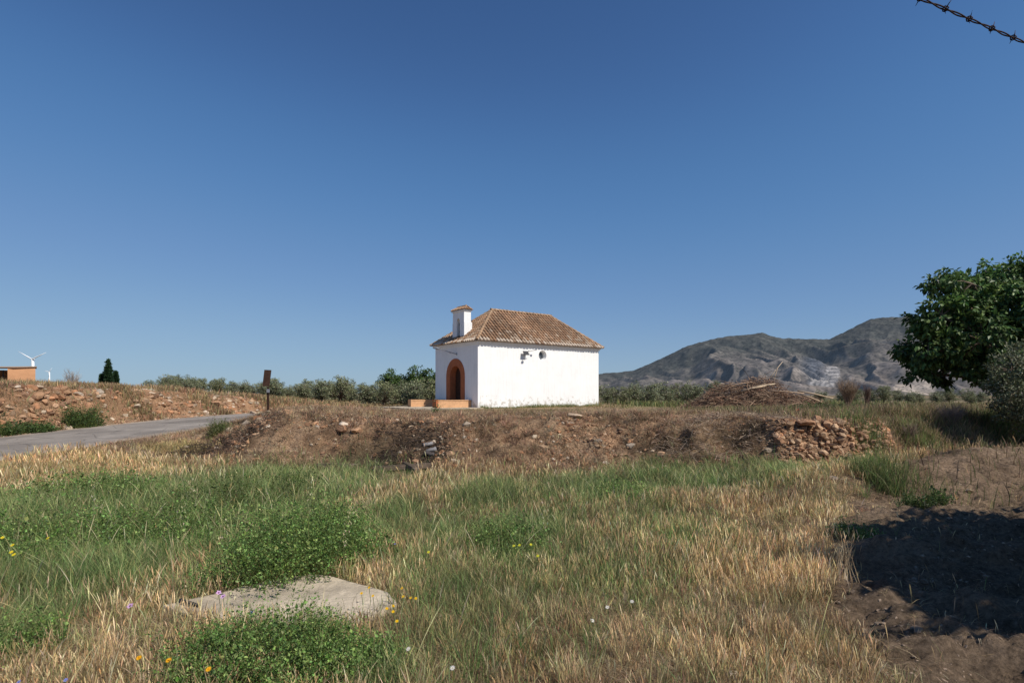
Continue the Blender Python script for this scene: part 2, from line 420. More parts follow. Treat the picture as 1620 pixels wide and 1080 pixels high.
def ground_color(x, y, z):
    n = x.size
    c = np.tile(np.array([.29, .205, .13]), (n, 1))               # litter covered earth
    def mix(w, col):
        nonlocal c
        w = np.clip(w, 0, 1)[:, None]; c = c * (1 - w) + np.array(col) * w
    b = sm(0, .5, (y - bank_foot(x)) / bank_w(x)) * sm(22, 17, y)
    mix(b * .9, (.42, .28, .18))
    mix(sm(5.5, 6.0, x) * sm(8.3, 7.6, x) * sm(11.0, 11.5, y) * sm(12.7, 12.5, y), (.42, .275, .17)); mix(REDB(x, y) * .8, (.43, .265, .16))
    up = sm(15.5, 18, y)
    mix(up * .9, (.35, .275, .185))
    mix(GREEN(x, y) * .85, (.08, .075, .038))
    mix(soil_f(x, y), (.25, .185, .13)); mix(soil_f(x, y) * sm(7.2, 9.5, y) * sm(-.5, .3, fbm(x, y, .6, 3, 95)), (.27, .195, .135))
    d, side, ry = road_dist(x, y)
    lb = (side > 0) * sm(HW, HW + .6, d) * sm(45, 30, y)
    mix(lb * .95, (.36, .215, .125))
    mix(lb * sm(HW + 2, HW + 5, d), (.25, .175, .105))
    mix(sm(HW + .9, HW + .1, d) * .8, (.40, .29, .19))
    mix(sm(38, 34, y) * sm(28, 31, y) * sm(-9, -5, x) * .7, (.36, .28, .20))
    mix(b * sm(.5, .68, fbm(x, y, 1.4, 4, 96) * .5 + .5) * .6, (.14, .09, .06)); mix(b * sm(.5, .68, fbm(x, y, 1.2, 4, 98) * .5 + .5) * .6, (.50, .35, .23))
    mix(BURN(x, y) * .9, (.05, .038, .028))
    mix(sm(0.35, .7, vnoise(x * .9, y * .9, 91)) * .25, (.12, .085, .05))
    far = sm(50, 120, y)
    f2 = vnoise(x * .006 + 5, y * .004, 97)
    mix(far * .9, (.20, .155, .09)); mix(far * sm(.5, .6, f2) * .8, (.10, .10, .055)); mix(far * sm(.42, .3, f2) * .8, (.28, .21, .14))
    return c

# ------------------------------------------------------------------ GROUND
gcol = ground_color(gx, gy, gzv)
nx, ny = len(xs), len(ys)
idx = np.arange(nx * ny).reshape(ny, nx)
quads = np.stack([idx[:-1, :-1], idx[:-1, 1:], idx[1:, 1:], idx[1:, :-1]], -1).reshape(-1, 4)
g = np_mesh('ground', np.stack([gx, gy, gzv], 1), quads, M['ground'], None, gcol, True)
tag(g, kind='structure')

# ROAD sheet (real crown and ragged edges)
rows = []; rcol = []
RDD = _dense(ROAD, 40)
keep = RDD[:, 1] > -12; RDD = RDD[keep]
tan = np.gradient(RDD, axis=0); tan /= np.linalg.norm(tan, axis=1)[:, None]
nor = np.stack([-tan[:, 1], tan[:, 0]], 1)
K = 14
for i, (p, nn) in enumerate(zip(RDD, nor)):
    for k in range(K + 1):
        u = -1 + 2 * k / K
        hw = HW - .12 + .13 * float(fbm(np.array([p[1] * 1.0 + p[0]]), np.array([u * 2.]), 1.2, 3, 81)[0])
        q = p + nn * u * hw
        zz = float(road_z(p[1])) + .004 + .03 * (1 - u * u)
        rows.append((q[0], q[1], zz))
        e = max(0, abs(u) - .75) * 4
        tr = .9 + .18 * math.exp(-((abs(u) - .45) / .16) ** 2)
        rcol.append((tr * (1 + .55 * e), tr * (1 + .42 * e), tr * (1 + .28 * e)))
ri = np.arange(len(rows)).reshape(-1, K + 1)
rq = np.stack([ri[:-1, :-1], ri[1:, :-1], ri[1:, 1:], ri[:-1, 1:]], -1).reshape(-1, 4)[:, ::-1]
tag(np_mesh('road', np.array(rows), rq, M['road'], None, np.array(rcol), True), kind='structure')

# ------------------------------------------------------------------ MOUNTAINS (real relief about four kilometres off)
prof = np.array([(860, 612), (905, 600), (948, 588), (1002, 583), (1050, 562), (1088, 543), (1136, 531), (1205, 523), (1235, 532), (1283, 533),
                 (1313, 534), (1352, 514), (1378, 501), (1430, 497), (1500, 503), (1570, 530), (1650, 560), (1800, 590), (2100, 618)], float)
A = np.linspace((850 - 810) / F, (2120 - 810) / F, 620); Yr = np.concatenate([np.linspace(2300, 4300, 230), np.linspace(4330, 6500, 25)])
AA, YY = np.meshgrid(A, Yr)
Hr = (621 - np.interp(AA * F + 810, prof[:, 0], prof[:, 1])) / F * 4200
XX = AA * YY
t = np.clip((YY - 2350) / 1850, 0, 1)
ridge_n = 1 - np.abs(2 * vnoise(XX * .0042 + YY * .0016 + 1.5 * fbm(XX, YY, .0016, 3, 5), YY * .0011, 3) - 1)
ridge_f = 1 - np.abs(2 * vnoise(XX * .012 + YY * .003 + 2 * fbm(XX, YY, .004, 3, 8), YY * .0035, 6) - 1)
ZZ = Hr * (t ** 1.35) * (1 - sm(4200, 6500, YY) * .9)
amp = (np.clip(t * (1 - t) * 4, 0, 1) + .06) * np.clip(Hr / 400, .1, 1)
ZZ = ZZ - amp * (130 * (1 - ridge_n) + 40 * (1 - ridge_f)) + amp * 45 + 6 * fbm(XX, YY, .01, 4, 12) * np.clip(t * 3, 0, 1) + 5 * fbm(XX, YY, .05, 2, 13) * t
ZZ = ZZ - 14
PX = AA * F + 810; PY = 621 - (ZZ - CZ) / YY * F
mc = np.tile(np.array([.088, .078, .070]), (AA.size, 1))
def mmix(w, col):
    global mc
    w = np.clip(w, 0, 1).ravel()[:, None]; mc = mc * (1 - w) + np.array(col) * w
patch = vnoise(XX * .02, YY * .006, 31) * .5 + vnoise(XX * .06, YY * .02, 32) * .5
mmix(sm(.5, .68, patch + .1 * (1 - ridge_f)) * .6, (.135, .12, .10))
mmix(sm(.5, .3, patch) * .8, (.042, .043, .038))
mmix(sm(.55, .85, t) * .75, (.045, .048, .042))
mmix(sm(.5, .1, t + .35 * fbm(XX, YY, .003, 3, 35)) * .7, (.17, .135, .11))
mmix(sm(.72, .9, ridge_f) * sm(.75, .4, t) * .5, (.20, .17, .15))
def wb(px, yy, rx, ry):   # a patch on the slope
    return np.exp(-(((PX - px) / rx) ** 2 + ((YY - yy) / ry) ** 2) ** 1.5)
q = wb(1300, 2900, 26, 260) + wb(1318, 3250, 12, 200)
bench = .5 + .5 * np.sign(np.sin(ZZ * .28))
q = sm(.3, .6, q * (.6 + .8 * vnoise(XX * .02, YY * .008, 40))); mmix(q * .9, (.30, .28, .265)); mmix(q * .7 * bench, (.12, .115, .115))
mmix(wb(1288, 3350, 22, 330) * .75, (.075, .085, .105))  # shade of a gully, painted as a dark bluish patch
mmix(sm(.3, .6, wb(1440, 2700, 40, 200) * (.6 + .8 * vnoise(XX * .02, YY * .01, 41))) * .9, (.36, .30, .24))
mmix(wb(1150, 2700, 60, 160) * .6, (.27, .21, .155))
def mtn_mat():
    m, nt, out = nodes('mountain_haze_glow')
    co = nt.nodes.new('ShaderNodeNewGeometry').outputs['Position']
    a = nt.nodes.new('ShaderNodeVertexColor'); a.layer_name = 'Col'
    b = nt.nodes.new('ShaderNodeBsdfDiffuse')
    n2 = noise(nt, .02, 8, .75, co); r2 = ramp(nt, n2.outputs[0], [(.36, .55), (.5, .95), (.64, 1.45)])
    v = nt.nodes.new('ShaderNodeTexVoronoi'); v.inputs['Scale'].default_value = .055; nt.links.new(co, v.inputs['Vector'])
    r3 = ramp(nt, v.outputs['Distance'], [(.22, .45), (.42, 1.15)])
    nt.links.new(mul(nt, mul(nt, a.outputs[0], r2.outputs[0]), r3.outputs[0], .8), b.inputs[0])
    # aerial haze imitated by a faint bluish glow added to the slope surface
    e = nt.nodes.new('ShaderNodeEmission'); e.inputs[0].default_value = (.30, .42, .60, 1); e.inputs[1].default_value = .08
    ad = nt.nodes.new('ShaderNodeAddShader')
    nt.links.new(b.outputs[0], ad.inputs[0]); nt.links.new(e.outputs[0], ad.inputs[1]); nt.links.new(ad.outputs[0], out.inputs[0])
    return m
mi = np.arange(AA.size).reshape(AA.shape)
mq = np.stack([mi[:-1, :-1], mi[:-1, 1:], mi[1:, 1:], mi[1:, :-1]], -1).reshape(-1, 4)
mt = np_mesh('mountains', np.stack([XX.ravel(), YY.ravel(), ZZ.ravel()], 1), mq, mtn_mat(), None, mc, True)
tag(mt, kind='structure')
# low swell of land on the far left
A2 = np.linspace(-1.4, -.45, 160); Y2 = np.linspace(380, 900, 40); AA2, YY2 = np.meshgrid(A2, Y2)
Z2 = np.interp(AA2 * F + 810, [-400, 0, 90, 160, 230, 330, 420], [11, 10.3, 9.0, 6, 2.5, -1, -5]) * np.exp(-((YY2 - 620) / 190) ** 2) * 1.0 + 1.5 * fbm(AA2 * YY2, YY2, .01, 3, 3) - 4
i2 = np.arange(AA2.size).reshape(AA2.shape); q2 = np.stack([i2[:-1, :-1], i2[:-1, 1:], i2[1:, 1:], i2[1:, :-1]], -1).reshape(-1, 4)
c2 = np.tile(np.array([.26, .17, .115]), (AA2.size, 1)) * (0.75 + .5 * vnoise(AA2 * 60, YY2 * .02, 5).ravel()[:, None])
tag(np_mesh('hill', np.stack([(AA2 * YY2).ravel(), YY2.ravel(), Z2.ravel()], 1), q2, M['ground'], None, c2, True), kind='structure')

# ------------------------------------------------------------------ CHAPEL
L, W, H = 11.2, 5.7, 4.42
ch = empty('chapel', (-2.25, 37.5, 0), math.atan2(.598, .801))
tag(ch, 'small whitewashed country chapel with hipped clay tile roof and arched terracotta doorway', 'chapel')
cw = W / 2; ri_, ro_, sp = .72, 1.24, 2.2; dep = .5; LO = -.35
wb_ = MB()
# facade with arched opening (plane x=0)
arc = [(cw - ri_ * math.cos(a), sp + ri_ * math.sin(a)) for a in np.linspace(0, math.pi, 17)]
poly = [(0, LO), (cw - ri_, LO)] + arc + [(cw + ri_, LO), (W, LO), (W, H), (0, H)]
wb_.add([(0, a, b) for a, b in poly], [tuple(reversed(range(len(poly))))])
# right wall with a round niche, in two halves (plane y=0)
ox, oz, orr = 5.55, 3.72, .36
hl_ = [(ox + orr * math.sin(a), oz + orr * math.cos(a)) for a in np.linspace(0, -math.pi, 15)]
pl = [(0, LO)] + [(0, H), (ox, H)] + hl_ + [(ox, LO)]
wb_.add([(a, 0, b) for a, b in pl], [tuple(reversed(range(len(pl))))])
hr_ = [(ox + orr * math.sin(a), oz + orr * math.cos(a)) for a in np.linspace(0, math.pi, 15)]
pr = [(L, LO)] + [(L, H), (ox, H)] + hr_ + [(ox, LO)]
wb_.add([(a, 0, b) for a, b in pr], [tuple(range(len(pr)))])
wb_.add([(L, 0, LO), (L, W, LO), (L, W, H), (L, 0, H), (0, W, LO), (0, W, H)], [(0, 1, 2, 3), (4, 5, 2, 1)])
wb_.build('wall', M['wall'], ch)
rv = MB()   # niche reveal and its back
ring = [(ox + orr * math.cos(a), oz + orr * math.sin(a)) for a in np.linspace(0, 2 * math.pi, 29)[:-1]]
n_ = len(ring)
rv.add([(a, 0.001, b) for a, b in ring] + [(ox + (a - ox) * .8, .32, oz + (b - oz) * .8) for a, b in ring],
       [(i, i + n_, (i + 1) % n_ + n_, (i + 1) % n_) for i in range(n_)])
nich = rv.build('round_window', M['wall'], ch, True)
gl = MB(); gl.add([(ox + (a - ox) * .82, .318, oz + (b - oz) * .82) for a, b in ring], [tuple(range(n_))]); gl.build('pane', M['glass'], nich)
gb = MB()
for k in (-.1, .1): gb.box((ox + k - .012, .28, oz - .29), (ox + k + .012, .30, oz + .29)); gb.box((ox - .29, .275, oz + k - .012), (ox + .29, .295, oz + k + .012))
gb.build('grille', M['dark'], nich)
# door surround: flat painted band, painted reveal
sb = MB(); fr = -.025
def band(r, n=21): return [(cw - r, 0.0)] + [(cw - r * math.cos(a), sp + r * math.sin(a)) for a in np.linspace(0, math.pi, n)] + [(cw + r, 0.0)]
bi, bo = band(ri_), band(ro_); m_ = len(bi)
V = [(fr, a, b) for a, b in bi] + [(fr, a, b) for a, b in bo] + [(dep, a, b) for a, b in bi] + [(.01, a, b) for a, b in bo]
Fs = []
for i in range(m_ - 1):
    Fs += [(i, m_ + i, m_ + i + 1, i + 1), (i, i + 1, 2*m_ + i + 1, 2*m_ + i), (m_ + i, 3*m_ + i, 3*m_ + i + 1, m_ + i + 1)]
sb.add(V, Fs); sur = sb.build('door_surround', M['terracotta'], ch)
db = MB()
for k in range(6):
    y0 = cw - ri_ + .24 * k; y1 = y0 + .232
    def top(yy): return sp + math.sqrt(max(0, ri_ ** 2 - (yy - cw) ** 2))
    ysx = np.linspace(y0, min(y1, cw + ri_), 5)
    pts = [(dep - .06, y0, 0.02)] + [(dep - .06, min(y1, cw + ri_), .02)] + [(dep - .06, yy, top(yy) + .01) for yy in ysx[::-1]]
    db.add(pts, [tuple(reversed(range(len(pts))))])
bk = [(dep - .03, cw - ri_, 0), (dep - .03, cw + ri_, 0)] + [(dep - .03, a, b) for a, b in reversed(arc)]
db.add(bk, [tuple(range(len(bk)))])
dr = db.build('door', M['door'], ch)
hb = MB(); hb.tube([(dep - .1, cw + .12, 1.0), (dep - .14, cw + .12, 1.06), (dep - .1, cw + .12, 1.15)], .015, 6); hb.build('handle', M['dark'], dr)
cb = MB()  # cornice under the tiles: two little steps
for (e, z0, z1) in ((.07, H - .13, H - .02), (.14, H - .018, H + .07)):
    cb.box((-e, -e, z0), (L + e, -.002, z1)); cb.box((-e, W + .002, z0), (L + e, W + e, z1))
    cb.box((-e, -.001, z0), (-.002, W + .001, z1)); cb.box((L + .002, -.001, z0), (L + e, W + .001, z1))
cb.build('cornice', M['wall'], ch)
# roof
OV = .27; ZE = H + .06; ZR = 7.05; X0, X1, Y0, Y1 = -OV, L + OV, -OV, W + OV; RA, RB = 3.1, L - 2.5; YM = W / 2
TC = [(.45, .235, .125), (.38, .19, .10), (.52, .30, .17), (.30, .15, .085), (.48, .33, .22), (.24, .15, .10), (.42, .21, .105)]
def tcol(s=1.0):
    c = (np.array(TC[random.randrange(len(TC))]) * .6 * .65 + np.array([.42, .285, .185]) * .5) * random.uniform(.85, 1.12) * s
    return c
rb = MB()
rb.add([(X0, Y0, ZE), (X1, Y0, ZE), (X1, Y1, ZE), (X0, Y1, ZE), (RA, YM, ZR), (RB, YM, ZR)],
       [(0, 1, 5, 4), (1, 2, 5), (2, 3, 4, 5), (3, 0, 4), (3, 2, 1, 0)], (.15, .085, .055))
def tile(mb, p, d, sdir, up, ln, r0, r1, col, k=6, lift=.0):
    p = np.array(p); V = []
    for (s_, r_, l_) in ((0, r0, lift), (ln, r1, 0)):
        for j in range(k + 1):
            a = math.pi * j / k
            V.append(p + d * s_ + sdir * (math.cos(a) * r_) + up * (math.sin(a) * r_ * .95 + l_))
    Fs = [(j, j + 1, k + 2 + j, k + 1 + j) for j in range(k)] + [tuple(reversed(range(k + 1)))]
    mb.add(V, Fs, col)
def slope(p0, p1, inw, Dfull, rise, lim, pitch=.27):
    p0 = np.array(p0, float); p1 = np.array(p1, float); e = (p1 - p0); LN = np.linalg.norm(e); e /= LN
    inw = np.array(inw, float); dv = inw * Dfull + np.array([0, 0, rise]); SL = np.linalg.norm(dv); dv /= SL
    up = np.cross(e, dv); up = up if up[2] > 0 else -up; up /= np.linalg.norm(up)
    n = int(LN / pitch)
    for i in range(n):
        s_ = (i + .5) * LN / n + random.uniform(-.012, .012); Dm = lim(s_) / Dfull * SL
        q = -.04 - random.uniform(0, .025); row = 0
        while q < Dm - .05:
            ln = min(.36, Dm - q)
            w = vnoise(np.array([s_ * .6]), np.array([q * .6 + p0[0]]), 77)[0]
            c = tcol(.72 + .5 * w)
            if row < 1 and random.random() < .85: c = c * .3 + np.array([.66, .56, .45]) * .7
            elif row < 4 and random.random() < .25: c = c * .5 + np.array([.55, .45, .34]) * .5
            j = random.uniform(-.008, .008)
            tile(rb, p0 + e * (s_ + j) + dv * q + up * .015, dv, e, up, ln + .04, .104, .088, c, 5, .024)
            q += .36; row += 1
DF = RA - X0; DB = X1 - RB; DS = YM - Y0; RI = ZR - ZE
slope((X0, Y0, ZE), (X1, Y0, ZE), (0, 1, 0), DS, RI, lambda s_: min(1, s_ / DF, (X1 - X0 - s_) / DB) * DS)
slope((X0, Y1, ZE), (X1, Y1, ZE), (0, -1, 0), DS, RI, lambda s_: min(1, s_ / DF, (X1 - X0 - s_) / DB) * DS)
slope((X0, Y0, ZE), (X0, Y1, ZE), (1, 0, 0), DF, RI, lambda s_: min(1, s_ / DS, (Y1 - Y0 - s_) / DS) * DF)
slope((X1, Y0, ZE), (X1, Y1, ZE), (-1, 0, 0), DB, RI, lambda s_: min(1, s_ / DS, (Y1 - Y0 - s_) / DS) * DB)
def caprow(a, b, r=.115):
    a = np.array(a, float); b = np.array(b, float); d = b - a; LN = np.linalg.norm(d); d /= LN
    e = np.cross(d, (0, 0, 1)); e /= np.linalg.norm(e); up = np.cross(e, d); q = 0
    while q < LN:
        ln = min(.36, LN - q); tile(rb, a + d * q + up * .03, d, e, up, ln + .03, r, r * .86, tcol(1.1) * .5 + np.array([.27, .19, .12]) * .6, 6, .02); q += .36
for c_ in ((X0, Y0), (X0, Y1)): caprow((c_[0], c_[1], ZE), (RA, YM, ZR))
for c_ in ((X1, Y0), (X1, Y1)): caprow((c_[0], c_[1], ZE), (RB, YM, ZR))
caprow((RA - .1, YM, ZR + .02), (RB + .1, YM, ZR + .02), .125)
rb.build('roof', M['tile'], ch)
# bell gable on the front slope
bx0, bx1 = .22, .78; by0, by1 = cw - .78, cw + .72; bt = 6.72; oy, ow, os_ = cw - .02, .2, 6.05
bg = MB()
oarc = [(oy - ow * math.cos(a), os_ + ow * math.sin(a)) for a in np.linspace(0, math.pi, 11)]
bp_ = [(by0, 4.3), (oy - ow, 4.3), (oy - ow, 4.9)] + oarc + [(oy + ow, 4.9), (oy + ow, 4.3), (by1, 4.3), (by1, bt), (by0, bt)]
nb = len(bp_)
bg.add([(bx0, a, b) for a, b in bp_] + [(bx1, a, b) for a, b in bp_],
       [tuple(reversed(range(nb))), tuple(range(nb, 2 * nb))] + [(i, (i + 1) % nb, (i + 1) % nb + nb, i + nb) for i in range(nb)])
bg.box((bx0 - .01, by0 - .03, 4.3), (bx1 + .08, by0 + .001, 5.95)); bg.box((bx0 - .01, by1 - .001, 4.3), (bx1 + .08, by1 + .03, 5.95))
bg.box((bx0 - .07, by0 - .07, bt + .001), (bx1 + .07, by1 + .07, bt + .09))
gab = bg.build('bell_gable', M['wall'], ch)
mb = MB()
mb.add([(bx0 - .13, by0 - .15, bt + .095), (bx1 + .13, by0 - .15, bt + .095), (bx1 + .13, by1 + .15, bt + .095), (bx0 - .13, by1 + .15, bt + .095),
        ((bx0+bx1)/2, by0 + .3, bt + .34), ((bx0+bx1)/2, by1 - .3, bt + .34)], [(0, 1, 4), (1, 2, 5, 4), (2, 3, 5), (3, 0, 4, 5), (3, 2, 1, 0)], (.2, .11, .07))
xm = (bx0 + bx1) / 2; rb = mb
for sgn in (-1, 1):
    xe = xm + sgn * ((bx1 - bx0) / 2 + .15)
    for k in range(8):
        yy = by0 - .05 + (by1 - by0 + .1) * (k + .5) / 8
        d = np.array([xm - xe, 0, .24]); ln = np.linalg.norm(d); d /= ln
        up = np.array([.24 * sgn, 0, abs(xm - xe)]); up /= np.linalg.norm(up)
        tile(mb, (xe, yy, bt + .10), d, np.array([0, 1., 0]), up, ln * .95, .075, .065, tcol(1.1), 5, .01)
for sgn, ye in ((1, by0 - .16), (-1, by1 + .16)):
    for k in range(3):
        xx = xm + (k - 1) * .2
        d = np.array([0, sgn * .42, .22]); ln = np.linalg.norm(d); d /= ln; up = np.array([0, -sgn * .22, .42]); up /= np.linalg.norm(up)
        tile(mb, (xx, ye, bt + .10), d, np.array([1., 0, 0]), up, ln * (.95 if k == 1 else .6), .075, .065, tcol(1.1), 5, .01)
caprow((xm, by0 + .15, bt + .33), (xm, by1 - .15, bt + .33), .08)
mb.build('cap_tiles', M['tile'], gab)
bl = MB()
prf = [(.0, .46), (.07, .45), (.11, .34), (.125, .18), (.15, .05), (.185, 0)]
V = []; kk = 14
for (r_, z_) in prf: V += [(xm + r_ * math.cos(2*math.pi*j/kk), oy + r_ * math.sin(2*math.pi*j/kk), 5.3 + z_) for j in range(kk)]
bl.add(V, [(i*kk+j, i*kk+(j+1)%kk, (i+1)*kk+(j+1)%kk, (i+1)*kk+j) for i in range(len(prf)-1) for j in range(kk)])
bl.box((xm - .07, oy - ow, 5.77), (xm + .07, oy + ow, 5.98)); bl.build('bell', M['bronze'], gab, True)

# concrete apron before the door
ap = MB()
def chl(x, y, z=0):   # chapel local -> world
    v = Matrix.Translation((-2.25, 37.5, 0)) @ Matrix.Rotation(math.atan2(.598, .801), 4, 'Z') @ Vector((x, y, z)); return v
def slabpoly(pts, z1, z0):
    n = len(pts); V = [(*p, z1) for p in pts] + [(*p, z0) for p in pts]
    ap.add(V, [tuple(range(n)), tuple(range(2*n - 1, n - 1, -1))] + [(i, i + n, (i + 1) % n + n, (i + 1) % n) for i in range(n)])
pp = [(-4.6, .2), (-3.0, -.75), (-1.2, -1.1), (-.02, -.7), (-.02, 5.9), (-4.3, 6.2)]
pp = [tuple(chl(a, b))[:2] for a, b in pp]
slabpoly(pp, .075, -.3)
a_ = ap.build('pavement', M['cement']); tag(a_, kind='structure')
# two low benches running out from the facade
for (yy, lab, ln) in ((.95, 'ochre masonry bench nearer the corner, right of the chapel doorway', 2.55), (4.45, 'ochre masonry bench left of the chapel doorway, farther from the corner', 2.6)):
    b = empty('masonry_bench', chl(-ln / 2 - .02, yy, .07), math.atan2(.598, .801))
    tag(b, lab, 'bench', 'masonry benches either side of the chapel door')
    q = MB(); q.box((-ln/2, -.19, -.01), (ln/2, .19, .43)); o = q.build('bench_body', M['ochre'], b)
    md = o.modifiers.new('b', 'BEVEL'); md.width = .02; md.segments = 2
    q = MB(); q.box((-ln/2 - .0, -.215, .432), (ln/2 + .0 - .01, .215, .50)); o = q.build('seat', M['ochre'], b); md = o.modifiers.new('b', 'BEVEL'); md.width = .015; md.segments = 2
    q = MB(); q.box((-ln/2 - .16, -.24, -.012), (-ln/2 - .002, .24, .53)) if yy < 2 else q.box((-ln/2 - .12, -.23, -.012), (-ln/2 - .002, .23, .51))
    q.build('end_block', M['terracotta'] if yy < 2 else M['ochre'], b)

# street lamp on the facade
lp = empty('wall_lamp', chl(-.03, 3.55, 3.95), math.atan2(.598, .801)); tag(lp, 'thin grey wall lamp on an angled arm above the chapel door', 'wall lamp')
q = MB(); q.tube([(0, -.9, -.22), (-.25, -.5, -.08), (-.55, -.1, .08), (-.75, .3, .2)], .028, 6); q.tube([(0, -.1, -.1), (-.3, -.2, .0)], .018, 5); q.tube([(.02, -.9, -.3), (.02, -.9, -.1)], .04, 6); q.build('arm', M['metal'], lp)
q = MB(); q.tube([(-.72, .25, .18), (-.8, .42, .23), (-.95, .72, .3)], [.05, .085, .06], 8); q.build('lamp_head', M['metal'], lp)
# solar lamp on the side wall
so = empty('solar_lamp', chl(3.95, -.03, 3.85), math.atan2(.598, .801)); tag(so, 'solar lamp with small tilted panel fixed under the eaves of the long white wall', 'lamp')
q = MB(); Mx = Matrix.Translation((-.1, -.2, -.04)) @ Matrix.Rotation(math.radians(66), 4, 'X'); q.box((-.23, -.15, -.012), (.23, .15, .012), M=Mx); q.build('solar_panel', M['dark'], so)
q = MB(); q.tube([(.3, .0, .1), (.28, -.1, .13), (.12, -.2, .12)], .022, 6); q.tube([(.62, -.3, .2), (.3, -.1, .1)], .02, 6); q.box((.58, -.36, .17), (.74, -.26, .21)); q.build('bracket', M['metal'], so)
q = MB(); q.tube([(-.14, -.18, -.2), (-.16, -.2, -.36)], .02, 6); q.box((-.26, -.28, -.45), (-.06, -.14, -.40)); q.build('lamp_head', M['metal'], so)

# ------------------------------------------------------------------ leaf and blade builders
def unit(v): return v / np.maximum(np.linalg.norm(v, axis=-1, keepdims=True), 1e-9)
def jitter_col(base, n, amt=.2, hue=.08):
    base = np.asarray(base, float); b = base if base.ndim == 2 else np.tile(base, (n, 1))
    return np.clip(b * (1 + amt * rng.normal(0, 1, (n, 1))) * (1 + hue * rng.normal(0, 1, (n, 3))), .004, .95)
def leaves(P, D, ln, wd, cols, fold=.25, Nn=None):
    n = len(P); D = unit(D); R = rng.normal(0, 1, (n, 3)) if Nn is None else Nn
    s = unit(np.cross(D, R)); nn = unit(np.cross(s, D)); ln = np.broadcast_to(ln, (n,))[:, None]; wd = np.broadcast_to(wd, (n,))[:, None]
    a = P; m = P + D * ln * .45; t = P + D * ln - nn * ln * fold * .5
    V = np.stack([a, m + s * wd + nn * ln * .08, t, m - s * wd + nn * ln * .08], 1).reshape(-1, 3)
    Fq = np.arange(4 * n).reshape(n, 4)
    return V, Fq, np.repeat(cols, 4, 0)
def strips(base, ang, Hh, lean, w, prof_w, cols, tipc=None, face=None, droop=.3):
    """bent ribbons (grass blades, stalks) standing on base"""
    n = len(base); K = len(prof_w) - 1; t = np.linspace(0, 1, K + 1)
    d = np.stack([np.cos(ang), np.sin(ang), 0 * ang], 1); f = rng.uniform(0, math.pi, n) if face is None else face
    s = np.stack([np.cos(f), np.sin(f), 0 * f], 1)
    V = np.empty((n, K + 1, 2, 3)); C = np.empty((n, K + 1, 2, 3))
    for k in range(K + 1):
        hz = Hh * (t[k] - droop * np.minimum(lean, 1.5) * t[k] ** 2)
        p = base + d * (Hh * lean * t[k] ** 1.7)[:, None]; p[:, 2] += hz
        ww = (w * prof_w[k])[:, None]
        V[:, k, 0] = p - s * ww; V[:, k, 1] = p + s * ww
        c = cols if tipc is None else cols * (1 - t[k]) + tipc * t[k]  # root to tip gradient; darker root colours imitate shade low in the grass
        C[:, k, 0] = c; C[:, k, 1] = c
    idx = np.arange(n * (K + 1) * 2).reshape(n, K + 1, 2)
    Fq = np.stack([idx[:, :-1, 0], idx[:, :-1, 1], idx[:, 1:, 1], idx[:, 1:, 0]], -1).reshape(-1, 4)
    return V.reshape(-1, 3), Fq, C.reshape(-1, 3)
def joinv(parts):
    V = []; Fq = []; C = []; n = 0
    for (v, f, c) in parts:
        V.append(v); Fq.append(f + n); C.append(c); n += len(v)
    return np.vstack(V), np.vstack(Fq), np.vstack(C)
def veg(name, parts, mat, parent=None, loc=None):
    V, Fq, C = joinv(parts); return np_mesh(name, V, Fq, mat, parent, C, False, loc)

# ------------------------------------------------------------------ concrete slab in the grass
slab_px = [(256, 970), (348, 951), (392, 937), (488, 919), (522, 921), (614, 950), (628, 966), (560, 996), (330, 992)]
slab_w = [at(a, b)[:2] for a, b in slab_px]
scx = sum(p[0] for p in slab_w) / len(slab_w); scy = sum(p[1] for p in slab_w) / len(slab_w)
def in_slab(x, y, pad=1.0):
    inside = np.zeros(x.shape, bool); n = len(slab_w)
    P_ = [(scx + (a - scx) * pad, scy + (b - scy) * pad) for a, b in slab_w]
    for i in range(n):
        x0, y0 = P_[i]; x1, y1 = P_[(i + 1) % n]
        c = ((y0 > y) != (y1 > y)) & (x < (x1 - x0) * (y - y0) / (y1 - y0 + 1e-12) + x0)
        inside ^= c
    return inside
zs = max(gz(a, b) for a, b in slab_w) + .035
import bmesh
bm = bmesh.new()
ring0 = []
for i in range(len(slab_w)):
    a = np.array(slab_w[i]); b = np.array(slab_w[(i + 1) % len(slab_w)])
    for k in range(5):
        p = a + (b - a) * k / 5; p = p + rng.normal(0, .006, 2)
        ring0.append(bm.verts.new((p[0] - scx, p[1] - scy, zs - gz(scx, scy))))
f = bm.faces.new(ring0); f.normal_update()
if f.normal.z < 0: f.normal_flip()
r = bmesh.ops.extrude_face_region(bm, geom=[f]); vs = [v for v in r['geom'] if isinstance(v, bmesh.types.BMVert)]
for v in vs: v.co.z += .0
for v in ring0: v.co.z -= .16
bmesh.ops.recalc_face_normals(bm, faces=bm.faces)
me = bpy.data.meshes.new('concrete_slab'); bm.to_mesh(me); bm.free(); me.materials.append(M['cement'])
sl = bpy.data.objects.new('concrete_slab', me); COL.objects.link(sl); sl.location = (scx, scy, gz(scx, scy))
md = sl.modifiers.new('b', 'BEVEL'); md.width = .012; md.segments = 2
tag(sl, 'pale broken concrete slab lying flat in the foreground grass', 'concrete slab')
# dark metal strap lying on its left corner
x, y, _ = at(300, 968); q = MB(); q.box((-.11, -.012, 0), (.11, .012, .012)); q.box((-.1, -.03, 0), (.06, -.02, .01))
o = q.build('metal_strap', M['dark']); o.location = (x, y, zs + .012); o.rotation_euler = (0, .06, -.45); tag(o, 'short dark metal strap lying on left corner of the concrete slab', 'metal strap')

